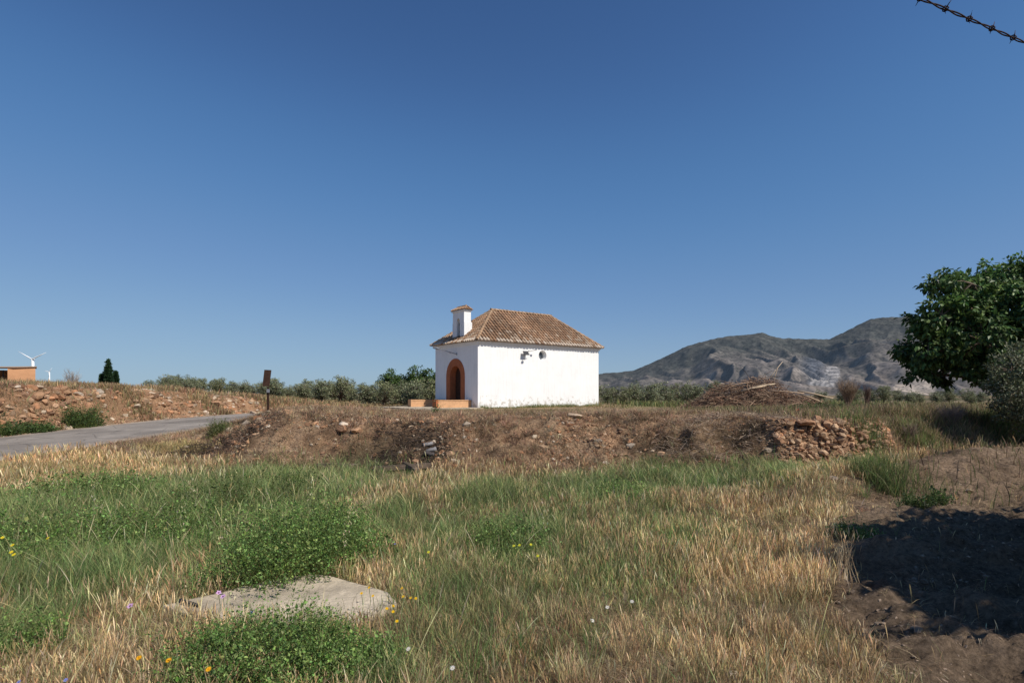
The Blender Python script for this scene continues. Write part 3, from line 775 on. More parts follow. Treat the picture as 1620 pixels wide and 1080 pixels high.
# ------------------------------------------------------------------ GRASS: ground vegetation nobody could count
def road_side(yq, off):
    i = int(np.argmin(abs(RDD[:, 1] - yq))); return RDD[i] + nor[i] * off
ALF = [(.10, .185, .05), (.14, .24, .075), (.065, .13, .038), (.21, .31, .11)]
def sample(n, y0, y1, dens_pow=1.35, xpad=1.2, xl=None):
    yy = np.exp(np.linspace(math.log(y0), math.log(y1), 600)); pdf = np.minimum(1, (3.5 / yy)) ** dens_pow * (yy + xpad) ; cdf = np.cumsum(pdf * np.gradient(yy)); cdf /= cdf[-1]
    y = np.interp(rng.random(n), cdf, yy); x = rng.uniform(-1, 1, n) * (y * .93 + xpad)
    if xl is not None: m = (x > xl[0]) & (x < xl[1]); x, y = x[m], y[m]
    return x, y
def ok_ground(x, y):
    d, s, _ = road_dist(x, y)
    fan = sm(5.5, 6.0, x) * sm(8.3, 7.6, x) * sm(11.0, 11.5, y) * sm(12.7, 12.5, y)      # bare fallen earth below the stone wall
    return (rng.random(x.shape) > .85 * fan) & ((d > HW + .02 + .25 * np.abs(fbm(x, y, 1.5, 2, 3))) | (y > 37)) & ~in_slab(x, y, .97) & ~in_chapel(x, y)
def in_chapel(x, y):
    dx, dy = x + 2.25, y - 37.5; u = dx * .801 + dy * .598; v = -dx * .598 + dy * .801
    return ((u > -.02) & (u < L + .02) & (v > -.02) & (v < W + .02)) | ((u > -4.4) & (u < 0) & (v > -.9) & (v < 6.2))
def base3(x, y): return np.stack([x, y, gridz(x, y) - .01], 1)
STRAW = np.array([[.62, .47, .27], [.52, .37, .20], [.72, .58, .37], [.42, .28, .155], [.58, .38, .21], [.48, .39, .21]])
DRYG = np.array([[.42, .37, .18], [.34, .33, .14]])
GRN = np.array([[.15, .215, .075], [.19, .26, .095], [.10, .155, .055], [.31, .32, .15], [.23, .26, .115]])
THATCH = np.array([[.50, .35, .225], [.37, .245, .16], [.60, .46, .31], [.23, .155, .105], [.64, .51, .36]])
def pick(Pal, n): return Pal[rng.integers(0, len(Pal), n)]
def wscale(y): return np.maximum(1, y / 4.2) ** .85
parts = []
# a) dry standing grass of the field
x, y = sample(520000, 2.0, 14.0, 1.5); g_ = GREEN(x, y); so_ = soil_f(x, y); bk_ = (y - bank_foot(x)) / bank_w(x)
bk_ = bk_ + .32 * fbm(x, y, .9, 3, 203) - .08
dens = (1 - .93 * sm(.25, .6, g_)) * (1 - so_ * .985) * sm(.25, -.15, bk_) * (.12 + .88 * sm(.36, .56, .6 * vnoise(x * 1.6, y * 1.6, 101) + .4 * vnoise(x * 4.5, y * 4.5, 102)))
m = (rng.random(len(x)) < dens) & ok_ground(x, y); x, y = x[m], y[m]; n = len(x)
hf = .55 + .75 * vnoise(x * .7, y * .7, 103)
tallz = np.exp(-((x - 1.9) / 1.4) ** 2 - ((y - 5.6) / 1.6) ** 2)
Hh = (.05 + .13 * rng.random(n) ** 1.4) * hf * (1 + .75 * tallz) * (1 + .5 * sm(5, 11, y))
tone = vnoise(x * .8, y * .8, 107)[:, None]
c = jitter_col(pick(STRAW, n), n, .3, .06); c = c * (.6 + .75 * tone); rd = sm(.45, .7, vnoise(x * .5 + 3, y * .5, 109))[:, None] * .55
c = c * (1 - rd) + c * np.array([.97, .82, .72]) * rd
spz = SPARSE(x, y) * .6; gm = (rng.random(n) < spz)[:, None]; c = np.where(gm, jitter_col(pick(np.vstack([GRN, DRYG]), n), n), c)
hd = rng.random(n) < .38 + .25 * (tallz > .3)
w = .00115 * wscale(y)
def sel(mm, prof_w, wm, hm=1.0, ln=(.12, .35)):
    k = mm.sum()
    parts.append(strips(base3(x[mm], y[mm]), rng.uniform(0, 2*math.pi, k), Hh[mm] * hm, rng.uniform(*ln, k), w[mm] * wm, prof_w, c[mm] * .62, c[mm] * 1.18))  # roots painted darker than tips, standing in for occlusion between blades
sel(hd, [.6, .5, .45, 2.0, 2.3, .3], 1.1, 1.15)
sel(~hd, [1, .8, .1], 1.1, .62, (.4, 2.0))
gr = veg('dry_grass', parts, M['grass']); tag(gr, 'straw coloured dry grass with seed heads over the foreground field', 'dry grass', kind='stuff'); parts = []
# b) matted litter: stalks lying almost flat in the field
x, y = sample(300000, 2.0, 14.5, 1.6); bk_ = (y - bank_foot(x)) / bank_w(x)
dens = (1 - .7 * GREEN(x, y)) * (1 - soil_f(x, y) * .93) * sm(.5, 0, bk_)
m = (rng.random(len(x)) < dens) & ok_ground(x, y); x, y = x[m], y[m]; n = len(x)
c = jitter_col(pick(np.vstack([STRAW, THATCH]), n), n, .3, .05) * (.5 + .6 * vnoise(x, y, 111)[:, None])
b3 = base3(x, y); b3[:, 2] += .015
parts.append(strips(b3, rng.uniform(0, 2*math.pi, n), rng.uniform(.015, .06, n), rng.uniform(1.5, 4, n), .0012 * wscale(y), [.8, 1, .2], c, droop=.35))
# on the bank: reddish brown thatch
x, y = sample(280000, 10.8, 19.5, 0.6, .5); bk_ = (y - bank_foot(x)) / bank_w(x)
dens = sm(-.25, .1, bk_) * sm(2.6, 1.6, bk_) * (.25 + .75 * sm(.35, .6, vnoise(x * 1.3, y * 1.3, 113))) * (1 - .85 * BURN(x, y)) * (1 - .9 * sm(5.8, 6.2, x) * sm(8.6, 8.2, x) * (y < 13.6))
m = (rng.random(len(x)) < dens * .8) & ok_ground(x, y); x, y = x[m], y[m]; n = len(x)
c = jitter_col(pick(THATCH, n), n, .22, .06) * (.55 + .75 * vnoise(x * .8, y * .8, 117)[:, None])
parts.append(strips(base3(x, y), rng.uniform(0, 2*math.pi, n), rng.uniform(.03, .12, n), rng.uniform(.4, 3, n), .0036 * np.ones(n), [1, .8, .2], c, droop=.3))
x, y = sample(160000, 10.8, 21, 0.6, .5); bk_ = (y - bank_foot(x)) / bank_w(x)
dens = sm(-.4, .1, bk_) * sm(.42, .62, vnoise(x * .9, y * .9, 119)) * (1 - .8 * BURN(x, y)) * (1 - .9 * sm(5.8, 6.2, x) * sm(8.6, 8.2, x) * (y < 13.6))
m = (rng.random(len(x)) < dens) & ok_ground(x, y); x, y = x[m], y[m]; n = len(x)
tn = sm(.35, .65, vnoise(x * .6, y * .6, 118))[:, None]
c = jitter_col(pick(np.array([[.40, .27, .17], [.30, .19, .12], [.50, .37, .24], [.34, .20, .13]]), n), n, .2, .06) * (.6 + .6 * tn)
parts.append(strips(base3(x, y), rng.uniform(0, 2*math.pi, n), rng.uniform(.06, .22, n), rng.uniform(.2, 1.4, n), .0032 * np.ones(n), [1, .8, .2], c * .75, c * 1.15, droop=.3))
def tufts(cx, cy, nb, spread, hmin, hmax, Pal, tlo, thi, wd, ln, pw=(1, .8, .15), hue=.07):
    k = len(cx); i = np.repeat(np.arange(k), nb); n = len(i); th = rng.uniform(0, 6.28, n); r = np.abs(rng.normal(0, 1, n)) * spread
    x, y = cx[i] + np.cos(th) * r, cy[i] + np.sin(th) * r; m = ok_ground(x, y); x, y, th, i = x[m], y[m], th[m], i[m]; n = len(x)
    c = (pick(Pal, k) * rng.uniform(tlo, thi, (k, 1)))[i]; c = jitter_col(c, n, .15, hue); H_ = rng.uniform(hmin, hmax, k)[i] * rng.uniform(.4, 1.1, n)
    parts.append(strips(base3(x, y), th + rng.normal(0, .5, n), H_, rng.uniform(*ln, n), wd * wscale(y) * rng.uniform(.7, 1.3, n), list(pw), c * .7, c * 1.15, droop=.3))  # tuft bases darkened in colour to suggest shade inside the tuft
x, y = sample(10000, 10.8, 20, .6, .5); bk_ = (y - bank_foot(x)) / bank_w(x)
m = (rng.random(len(x)) < sm(-.3, .1, bk_) * (1 - .9 * BURN(x, y)) * (1 - .95 * sm(5.6, 6.2, x) * sm(8.8, 8.2, x) * (y < 13.6)) * (.35 + .65 * sm(.35, .6, vnoise(x * 1.1, y * 1.1, 190))))
tufts(x[m], y[m], 22, .09, .06, .26, np.array([[.42, .29, .18], [.32, .20, .13], [.52, .40, .27], [.22, .14, .10], [.36, .30, .20], [.46, .27, .18]]), .3, 1.35, .0019, (.3, 1.7))
x, y = sample(2600, 2.2, 13.5, 1.2); g_ = GREEN(x, y); m = (rng.random(len(x)) < (1 - g_) * (1 - soil_f(x, y)) * sm(.4, 0, (y - bank_foot(x)) / bank_w(x)))
tufts(x[m], y[m], 40, .05, .10, .26, np.vstack([STRAW, DRYG, [[.34, .20, .13]]]), .45, 1.15, .0008, (.1, .55), (.6, .5, .45, 1.8, 2.0, .3))
x, y = sample(1500, 3, 13.5, 1.0); m = (rng.random(len(x)) < soil_f(x, y) * sm(6.8, 9.5, y) * .8 + .02 * soil_f(x, y))
tufts(x[m], y[m], 20, .07, .04, .16, np.array([[.42, .29, .18], [.34, .22, .14], [.5, .38, .25], [.2, .2, .09]]), .5, 1.2, .001, (.4, 1.6))
n = 900; yq = rng.uniform(14.5, 33, n); k = np.array([road_side(a, HW + rng.uniform(.5, 4)) for a in yq])
tufts(k[:, 0], k[:, 1], 16, .1, .06, .26, np.array([[.42, .30, .18], [.36, .25, .15], [.5, .4, .26], [.24, .22, .11]]), .5, 1.2, .0015, (.3, 1.4))
o = veg('straw_litter', parts, M['grass']); tag(o, 'flattened brown straw and dead stems matting the field and the bank', 'straw', kind='stuff'); parts = []
# c) green grass
x, y = sample(420000, 2.0, 14.0, 1.45); g_ = GREEN(x, y) * (.6 + .6 * sm(.3, .6, vnoise(x * 1.3, y * 1.3, 121))) + .03 + SPARSE(x, y) * .22
bk_ = (y - bank_foot(x)) / bank_w(x) + .4 * fbm(x, y, .8, 3, 205) - .05
m = (rng.random(len(x)) < g_ * sm(.25, -.15, bk_) * (1 - soil_f(x, y) * .97)) & ok_ground(x, y); x, y = x[m], y[m]; n = len(x)
c = jitter_col(pick(GRN, n), n, .3, .08) * (.6 + .85 * vnoise(x * .9, y * .9, 123)[:, None])
yel = (rng.random(n) < .2)[:, None]; c = np.where(yel, jitter_col(pick(DRYG, n), n), c)
Hh = (.08 + .2 * rng.random(n)) * (.6 + .7 * vnoise(x * .8, y * .8, 127)) * (1 + .35 * sm(5, 10, y))
parts.append(strips(base3(x, y), rng.uniform(0, 2*math.pi, n), Hh, rng.uniform(.15, .85, n), .0016 * wscale(y), [.8, 1, .7, .08], c * .6, c * 1.25))  # occlusion painted into the green blades: dark roots, light tips
x, y = sample(5000, 2.2, 13.5, 1.2); g_ = GREEN(x, y) + .05 + .3 * SPARSE(x, y); m = (rng.random(len(x)) < g_ * (1 - soil_f(x, y)) * sm(.4, 0, (y - bank_foot(x)) / bank_w(x)))
tufts(x[m], y[m], 34, .06, .16, .40, np.vstack([GRN, ALF, [[.22, .22, .10]]]), .55, 1.35, .0011, (.15, .8), (.8, 1, .7, .1))
x, y = sample(6500, 2.4, 13, 1.2); m = (rng.random(len(x)) < GREEN(x, y) * .9 + .2) & (soil_f(x, y) < .1) & ok_ground(x, y) & (y < bank_foot(x)); x, y = x[m], y[m]; n = len(x)
c = jitter_col(pick(np.array([[.42, .38, .20], [.50, .44, .27], [.30, .32, .13]]), n), n, .15); parts.append(strips(base3(x, y), rng.uniform(0, 6.28, n), rng.uniform(.22, .52, n), rng.uniform(.1, .7, n), .0008 * wscale(y), [1, .8, .7, .6, 1.4, 2.8, 2.0, .3], c * .8, c * 1.2))
o = veg('green_grass', parts, M['grass']); tag(o, 'fresh green grass growing in patches across the foreground field', 'grass', kind='stuff'); parts = []
# d) short pale grass of the terrace, the roadside and the left field
x, y = sample(150000, 14.5, 60, 1.1, .5); d_, s_, _ = road_dist(x, y)
dens = .25 + .75 * sm(.4, .6, vnoise(x * .5, y * .5, 131)); path = np.exp(-((y - (34.0 + .12 * x)) / 2.4) ** 2) * sm(-3, 1, x) * sm(26, 16, x)
dens = dens * (1 - .8 * path) * np.where((s_ > 0) & (d_ < HW + 1.9), .12, 1)
m = (rng.random(len(x)) < dens) & ok_ground(x, y); x, y, path = x[m], y[m], path[m]; n = len(x)
Pal = np.array([[.42, .30, .16], [.34, .24, .13], [.28, .24, .11], [.20, .19, .08], [.48, .36, .21], [.30, .19, .11]])
c = jitter_col(pick(Pal, n), n, .2, .06) * (.7 + .5 * vnoise(x * .3, y * .3, 133)[:, None])
rg = sm(6, 9, x)[:, None] * .55 * sm(.3, .55, vnoise(x * .35, y * .35, 135))[:, None]; c = c * (1 - rg) + jitter_col(pick(GRN, n), n) * 1.2 * rg
Hh = rng.uniform(.05, .19, n) * (.7 + .7 * vnoise(x * .4, y * .4, 137)) * (1 + .6 * sm(-12, -16, x)); Hh = np.where(np.abs(path) > .3, Hh * .5, Hh)
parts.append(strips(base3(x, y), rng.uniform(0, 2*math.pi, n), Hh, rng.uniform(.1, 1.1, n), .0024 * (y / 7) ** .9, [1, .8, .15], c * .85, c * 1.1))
# strip at the foot of the chapel wall
n = 2600; u = rng.uniform(.1, L, n); v = -np.abs(rng.normal(0, .28, n)) - .02; wx = -2.25 + .801*u - .598*v; wy = 37.5 + .598*u + .801*v
c = jitter_col(pick(np.array([[.16, .19, .07], [.10, .14, .045], [.32, .27, .13]]), n), n)
parts.append(strips(base3(wx, wy), rng.uniform(0, 6.28, n), rng.uniform(.06, .34, n) * (.4 + .9 * vnoise(u * 1.1, v * 0, 141)), rng.uniform(.1, .8, n), .013 * np.ones(n), [1, .8, .15], c))
o = veg('terrace_grass', parts, M['grass']); tag(o, 'short patchy dry and green grass on the terrace around the chapel and beside the road', 'grass', kind='stuff'); parts = []
# e) taller weeds on the right behind the dry stone wall, roadside verge straw
def weed_zone(blobs, n, hgt, Pal, wd, spread=1.0, ln=(.1, .6), pw=(.9, 1, .7, .1)):
    for (px, py, rx, ry, wgt) in blobs:
        X, Y, Z = at(px, py); ya = at(px, py - ry)[1]; yb = at(px, py + ry)[1]; k = int(n * wgt)
        xx = X + rng.normal(0, rx / F * Y * .5, k); yy = Y + rng.normal(0, max(.3, (ya - yb) / 4), k)
        mm = ok_ground(xx, yy); xx, yy = xx[mm], yy[mm]; k = len(xx); cc = jitter_col(pick(Pal, k), k, .22, .07) * (.7 + .6 * vnoise(xx * 1.2, yy * 1.2, 151)[:, None])
        parts.append(strips(base3(xx, yy), rng.uniform(0, 6.28, k), hgt * rng.uniform(.4, 1.1, k), rng.uniform(*ln, k), wd * (Y / 12) * np.ones(k), list(pw), cc * .75, cc * 1.15))
BR = np.array([[.13, .20, .055], [.17, .23, .08], [.12, .16, .06], [.26, .24, .12]])
weed_zone([(1400, 745, 40, 14, .45), (1390, 765, 22, 8, .6), (1590, 672, 50, 10, 1.3), (1450, 700, 30, 8, .5), (1375, 700, 36, 16, .5)], 1500, .42, BR, .0045)
MIXW = np.array([[.20, .19, .085], [.30, .24, .13], [.13, .15, .055], [.36, .25, .16], [.24, .16, .11]])
weed_zone([(1480, 665, 110, 14, 2), (1380, 650, 110, 8, 1.6), (1560, 655, 90, 8, 1.3), (1440, 685, 60, 8, .8), (1240, 655, 70, 6, .7), (1150, 655, 70, 5, .5)], 3400, .34, MIXW, .0045)
weed_zone([(1040, 642, 60, 4, .5), (1300, 640, 90, 5, .8)], 2200, .55, np.array([[.14, .16, .06], [.22, .20, .09], [.10, .13, .05]]), .008)
VS = np.array([[.55, .42, .22], [.45, .33, .16], [.30, .27, .12]])
weed_zone([(60, 745, 90, 8, 1), (180, 730, 90, 8, 1.1), (280, 712, 60, 8, .8), (120, 765, 130, 12, 1.0)], 2800, .2, VS, .005)
weed_zone([(60, 612, 90, 5, 1), (200, 622, 90, 4, 1), (320, 630, 90, 4, 1), (430, 636, 60, 4, .8), (500, 645, 70, 5, .8)], 2000, .35, np.array([[.42, .30, .17], [.30, .22, .12], [.24, .22, .11], [.36, .20, .13]]), .007)
o = veg('roadside_weeds', parts, M['grass']); tag(o, 'taller mixed weeds along the bank top, the road verge and behind the stone wall', 'weeds', kind='stuff'); parts = []

# ------------------------------------------------------------------ leafy plants (alfalfa), each clump a thing
def leafy(name, label, cx, cy, rx, ry, hgt, nst, nlv, cols, lsz, group=None, cat='plant', stemc=(.10, .13, .04), lean=.35, mat='leaf'):
    """a clump of upright leafy stems over an ellipse of ground"""
    th = rng.uniform(0, 6.28, nst); rr = np.sqrt(rng.random(nst)) * (1 + .16 * rng.normal(0, 1, nst)) * (.72 + .55 * vnoise(np.cos(th) * 1.7 + cx * 3, np.sin(th) * 1.7 + cy * 5, 163)); bx = np.cos(th) * rr * rx * .88; by = np.sin(th) * rr * ry * .88
    z0 = gz(cx, cy); bz = gridz(cx + bx, cy + by) - z0
    hh = hgt * (1 - .55 * np.clip(rr, 0, 1) ** 2.5) * rng.uniform(.45, 1.2, nst) * (.6 + .8 * vnoise((cx + bx) * 3, (cy + by) * 3, 161))
    ang = th + rng.normal(0, .9, nst); ln = rng.uniform(.1, lean * 2, nst)
    base = np.stack([bx, by, bz], 1)
    sc = jitter_col(stemc, nst, .2); pt = [strips(base, ang, hh, ln, .0016 * np.ones(nst) * max(1, cy / 4), [1, .8, .6, .3], sc)]
    k = nst * nlv; si = np.repeat(np.arange(nst), nlv); t = np.tile(np.linspace(.12, 1.02, nlv), nst) + rng.normal(0, .03, k); t = np.clip(t, .05, 1.02)
    d = np.stack([np.cos(ang), np.sin(ang), 0 * ang], 1)[si]
    p = base[si] + d * (hh[si] * ln[si] * t ** 1.7)[:, None]; p[:, 2] += hh[si] * (t - .3 * np.minimum(ln[si], 1.5) * t ** 2)
    p += rng.normal(0, lsz * .9, (k, 3)); D = rng.normal(0, 1, (k, 3)); D[:, 2] = np.abs(D[:, 2]) * .8 + .25; big = rng.gamma(3, .33, k)
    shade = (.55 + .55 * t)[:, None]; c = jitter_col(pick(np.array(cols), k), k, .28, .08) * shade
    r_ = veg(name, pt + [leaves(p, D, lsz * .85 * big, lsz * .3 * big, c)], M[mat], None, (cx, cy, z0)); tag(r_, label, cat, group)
    return r_
def clump_px(name, label, px, py, rx, ryd, hgt, nst, nlv, cols, lsz, **kw):
    X, Y, Z = at(px, py); return leafy(name, label, X, Y, rx / F * Y, ryd, hgt, nst, nlv, cols, lsz, **kw)
AG = 'dark green alfalfa clumps in the foreground field'
clump_px('alfalfa_plant', 'large dark green alfalfa clump just behind the concrete slab', 480, 895, 112, .95, .68, 1600, 28, ALF, .017, group=AG)
clump_px('alfalfa_plant', 'dark green alfalfa clump in front of the concrete slab', 430, 1055, 195, .46, .33, 1300, 28, ALF, .013, group=AG)
clump_px('alfalfa_plant', 'leafy green clump bottom right of the concrete slab', 570, 1055, 75, .25, .24, 260, 24, ALF, .013, group=AG)
clump_px('alfalfa_plant', 'low spreading green clump at the left edge behind the dry grass', 60, 880, 130, .9, .5, 700, 24, ALF, .018, group=AG)
clump_px('alfalfa_plant', 'broad green clump left of the clump behind the slab', 270, 855, 110, .9, .46, 700, 22, ALF, .018, group=AG)
clump_px('alfalfa_plant', 'small green clump at lower left corner of the photo', 20, 1040, 60, .35, .25, 240, 24, ALF, .013, group=AG)
clump_px('alfalfa_plant', 'green clump in the middle of the field with yellow flowers', 800, 875, 70, .6, .34, 380, 22, ALF, .016, group=AG)
clump_px('alfalfa_plant', 'low dark green patch before the bank, right of centre', 985, 790, 60, .7, .32, 380, 20, ALF, .02, group=AG)
clump_px('alfalfa_plant', 'dark green leafy clump on the left side of the field near the road', 150, 790, 130, 1.2, .5, 650, 20, ALF, .022, group=AG)
clump_px('alfalfa_plant', 'tall green clump before the left end of the bank', 400, 790, 120, 1.2, .5, 650, 20, [(.07, .12, .035), (.1, .15, .05), (.06, .1, .03)], .02, group=AG)
SG = 'green bushes at the foot of the roadside bank'
BS = [(.055, .10, .032), (.075, .125, .042), (.04, .075, .028)]
clump_px('green_bush', 'rounded green bush at the foot of the stony bank beside the road', 132, 676, 25, .7, .72, 420, 22, BS, .035, group=SG, cat='bush')
clump_px('green_bush', 'low green bush between the rounded bush and the left edge of the road bank', 62, 684, 26, .6, .42, 240, 20, BS, .035, group=SG, cat='bush')
clump_px('green_bush', 'low green bush at the far left edge beside the road', 6, 688, 24, .6, .5, 240, 20, BS, .035, group=SG, cat='bush')
clump_px('green_bush', 'small grey green weed at near edge of road by the rubble heap', 345, 685, 20, .4, .38, 160, 18, [(.10, .13, .06), (.13, .15, .08)], .025, cat='bush')
clump_px('green_weed', 'single upright green weed at the bank top before the chapel', 688, 656, 5, .12, .42, 16, 20, [(.08, .13, .045)], .03, cat='weed')
clump_px('green_bush', 'low dark green bush on the dirt slope right of the stone wall', 1462, 800, 32, .45, .28, 200, 20, BS, .02, cat='bush')
clump_px('green_bush', 'green bush with red poppies beside the brush pile', 1290, 652, 60, .7, .34, 300, 18, BS, .03, cat='bush')
clump_px('green_weed', 'small green weed growing in the tree shadow on the tilled soil', 1350, 853, 38, .35, .18, 130, 20, ALF, .014, cat='weed')

# ------------------------------------------------------------------ tall oat stalks: countable, drawn individually
def stalk(px, pytop, pybase, lean_px, label, gcol=(.32, .34, .15), heads=True):
    X, Y, Z = at(px, pybase); hgt = (pybase - pytop) / F * Y; 
    q = MB(); dx = lean_px / F * Y; pts = [(dx * (t ** 1.6), 0.03 * t, hgt * t) for t in np.linspace(0, 1, 7)]
    tt = np.repeat(np.linspace(0, 1, 7), 1); pt = [strips(np.array([[0., 0, 0]] * 2), np.array([0., 0.]), np.array([hgt, hgt]), np.array([dx / hgt] * 2), np.array([.0022, .0022]), [1, .95, .9, .8, .7, .6, .4], np.array([gcol, gcol]), None, np.array([0., 1.57]), .0)]
    if heads:
        k = 16; t = rng.uniform(.72, 1.02, k); P_ = np.stack([dx * t ** 1.6 + rng.normal(0, .018, k), .03 * t + rng.normal(0, .018, k), hgt * t], 1)
        D = np.stack([rng.normal(0, .4, k), rng.normal(0, .4, k), -np.ones(k)], 1)
        pt.append(leaves(P_, D, .026, .005, jitter_col((.55, .50, .32), k, .12)))
    r_ = veg('wild_oat', pt, M['grass'], None, (X, Y, Z)); tag(r_, label, 'wild oat', 'tall wild oat stalks standing above the field')
OATS = [(487, 735, 925, 4, 'tallest upright oat stalk, standing in the clump behind the slab'), (530, 800, 920, 26, 'oat stalk leaning right over the slab clump'), (430, 770, 900, -10, 'oat stalk at left side of the clump behind the slab'),
        (160, 760, 930, -14, 'pale oat stalk leaning left in the left green patch'), (315, 745, 900, -22, 'oat stalk leaning left between the two green clumps'), (545, 840, 925, -2, 'short thin oat stalk just right of the slab clump'),
        (75, 720, 900, 22, 'oat stalk leaning right near the road at left'), (345, 820, 960, 8, 'oat stalk beside the lilac flowers'), (290, 800, 925, -6, 'drooping oat stalk left of the slab'),
        (355, 930, 1075, 6, 'oat stalk rising from the clump in front of the slab'), (855, 790, 960, 10, 'green oat stalk by the yellow flowers in mid field'), (1375, 690, 775, 18, 'oat stalk leaning right from the bright green tuft')]
for a in OATS: stalk(*a)

# ------------------------------------------------------------------ flowers
def flower(name, cols, cc, rad, npet, px, py, hgt, label, group, cat='flower'):
    Y = at(px, py)[1]
    # the head is at (px, py): step back to the ground point beneath it
    for _ in range(6):
        X = (px - 810) / F * Y; zg = gz(X, Y); zh = CZ - (py - 621) / F * Y
        Y -= (zg + hgt - zh) / max(.05, (py - 621) / F) * -.6 if False else 0
        Yn = (CZ - (zg + hgt)) * F / (py - 621) if py > 640 else Y
        Y = .5 * Y + .5 * Yn
    X = (px - 810) / F * Y; zg = gz(X, Y); hgt = max(.05, CZ - (py - 621) / F * Y - zg)
    r_ = empty(name, (X, Y, zg)); tag(r_, label, cat, group)
    q = MB(); q.tube([(0, 0, 0), (.01, .004, hgt * .5), (0, 0, hgt)], .0018 * max(1, Y / 4), 4, (.10, .15, .05)); q.build('stem', M['grass'], r_)
    th = np.linspace(0, 2*math.pi, npet, endpoint=False) + rng.random(); tilt = np.array([rng.normal(0, .2), -.55, .8]); tilt /= np.linalg.norm(tilt)
    e1 = unit(np.cross(tilt, [0, 0, 1.])[None])[0]; e2 = np.cross(tilt, e1)
    D = np.cos(th)[:, None] * e1 + np.sin(th)[:, None] * e2 + tilt * .15
    P_ = np.tile(np.array([0, 0, hgt]), (npet, 1)); veg('petals', [leaves(P_, D, rad, rad * (.42 if npet < 8 else .2), jitter_col(cols, npet, .06, .03), 0, np.tile(tilt, (npet, 1)))], M['petal'], r_)
    q = MB(); c0 = np.array([0, 0, hgt]) + tilt * rad * .06; q.tube([tuple(c0), tuple(c0 + tilt * rad * .14), tuple(c0 + tilt * rad * .2)], [rad * .28, rad * .22, rad * .05], 7, cc); q.build('flower_centre', M['petal'], r_)
YD = 'yellow daisies beside the concrete slab'; YM_ = 'yellow flowers in the middle of the field'; YL = 'yellow flowers at the left edge'
for (a, b) in [(572, 938), (590, 942), (612, 962), (622, 967), (638, 943), (650, 945), (658, 946), (622, 958), (584, 929), (636, 930), (628, 982)]:
    flower('yellow_daisy', (.85, .55, .02), (.75, .40, .01), .013, 12, a, b, .2, 'small yellow daisy beside right end of the concrete slab', YD)
for (a, b, l) in [(220, 1040, 'orange yellow flower lower left, leftmost of the row of three'), (267, 1044, 'orange yellow flower in the middle of the row of three'), (330, 1058, 'orange yellow flower right of the row, over the alfalfa')]:
    flower('marigold', (.85, .45, .02), (.7, .3, .01), .017, 14, a, b, .18, l, 'orange yellow flowers at the lower left')
for (a, b) in [(822, 862), (840, 861), (813, 863), (851, 879), (678, 873)]: flower('yellow_flower', (.75, .72, .06), (.6, .5, .03), .017, 8, a, b, .3, 'lemon yellow flower in the green clump at mid field', YM_)
for (a, b) in [(4, 850), (20, 862), (18, 873), (76, 851), (22, 877)]: flower('yellow_flower', (.8, .66, .04), (.6, .4, .02), .019, 9, a, b, .35, 'yellow flower on the left edge of the green patch', YL)
flower('lilac_flower', (.62, .38, .62), (.12, .04, .12), .024, 5, 206, 958, .22, 'pale lilac mallow flower left of the concrete slab, standing alone', 'lilac mallow flowers')
flower('lilac_flower', (.66, .42, .68), (.2, .06, .2), .021, 5, 346, 937, .22, 'upper lilac mallow flower of the pair behind the slab', 'lilac mallow flowers')
flower('lilac_flower', (.62, .40, .66), (.15, .05, .15), .022, 5, 353, 943, .2, 'lower lilac mallow flower of the pair behind the slab', 'lilac mallow flowers')
for (a, b) in [(716, 1056), (961, 960), (1000, 951), (937, 981), (646, 1026)]: flower('white_flower', (.78, .76, .70), (.6, .55, .4), .016, 9, a, b, .2, 'small white flower head among the dry grass in the lower middle', 'white flower heads in the dry grass')
for (a, b) in [(398, 968), (625, 860), (104, 1075), (30, 1078)]: flower('blue_flower', (.25, .28, .6), (.15, .15, .35), .012, 6, a, b, .2, 'tiny blue violet alfalfa blossom', 'blue violet alfalfa blossoms')
for (a, b, l) in [(1262, 647, 'larger red poppy beside the brush pile'), (1307, 652, 'smaller red poppy to the right, above the stone wall'), (1240, 649, 'faint red poppy left of the larger one')]:
    flower('red_poppy', (.70, .03, .015), (.05, .01, .01), .06 if a == 1262 else .04, 6, a, b + 2, .3, l, 'red poppies near the brush pile')

# ------------------------------------------------------------------ ROCKS
import bmesh
def ico(sub):
    bm = bmesh.new(); bmesh.ops.create_icosphere(bm, subdivisions=sub, radius=1); bm.verts.ensure_lookup_table()
    V = np.array([v.co[:] for v in bm.verts]); Fq = np.array([[v.index for v in f.verts] for f in bm.faces]); bm.free(); return V, Fq
I1, I2, I3 = ico(1), ico(2), ico(3)
def rockshape(sub=2, cuts=9):
    V, Fq = (I1, I2, I3)[sub - 1]; V = V.copy()
    for _ in range(cuts):
        d = unit(rng.normal(0, 1, (1, 3)))[0]; h = rng.uniform(.42, .82); p = V @ d; V = V - np.outer(np.clip(p - h, 0, None), d)
    V *= (1 + rng.normal(0, .02, (len(V), 1))); return V, Fq
SH = [rockshape(2) for _ in range(14)]; SHs = [rockshape(1, 6) for _ in range(10)]
def rot(n): 
    q = rng.normal(0, 1, (n, 4)); q = unit(q); w, x, y, z = q.T
    return np.stack([np.stack([1-2*(y*y+z*z), 2*(x*y-z*w), 2*(x*z+y*w)], -1), np.stack([2*(x*y+z*w), 1-2*(x*x+z*z), 2*(y*z-x*w)], -1), np.stack([2*(x*z-y*w), 2*(y*z+x*w), 1-2*(x*x+y*y)], -1)], 1)
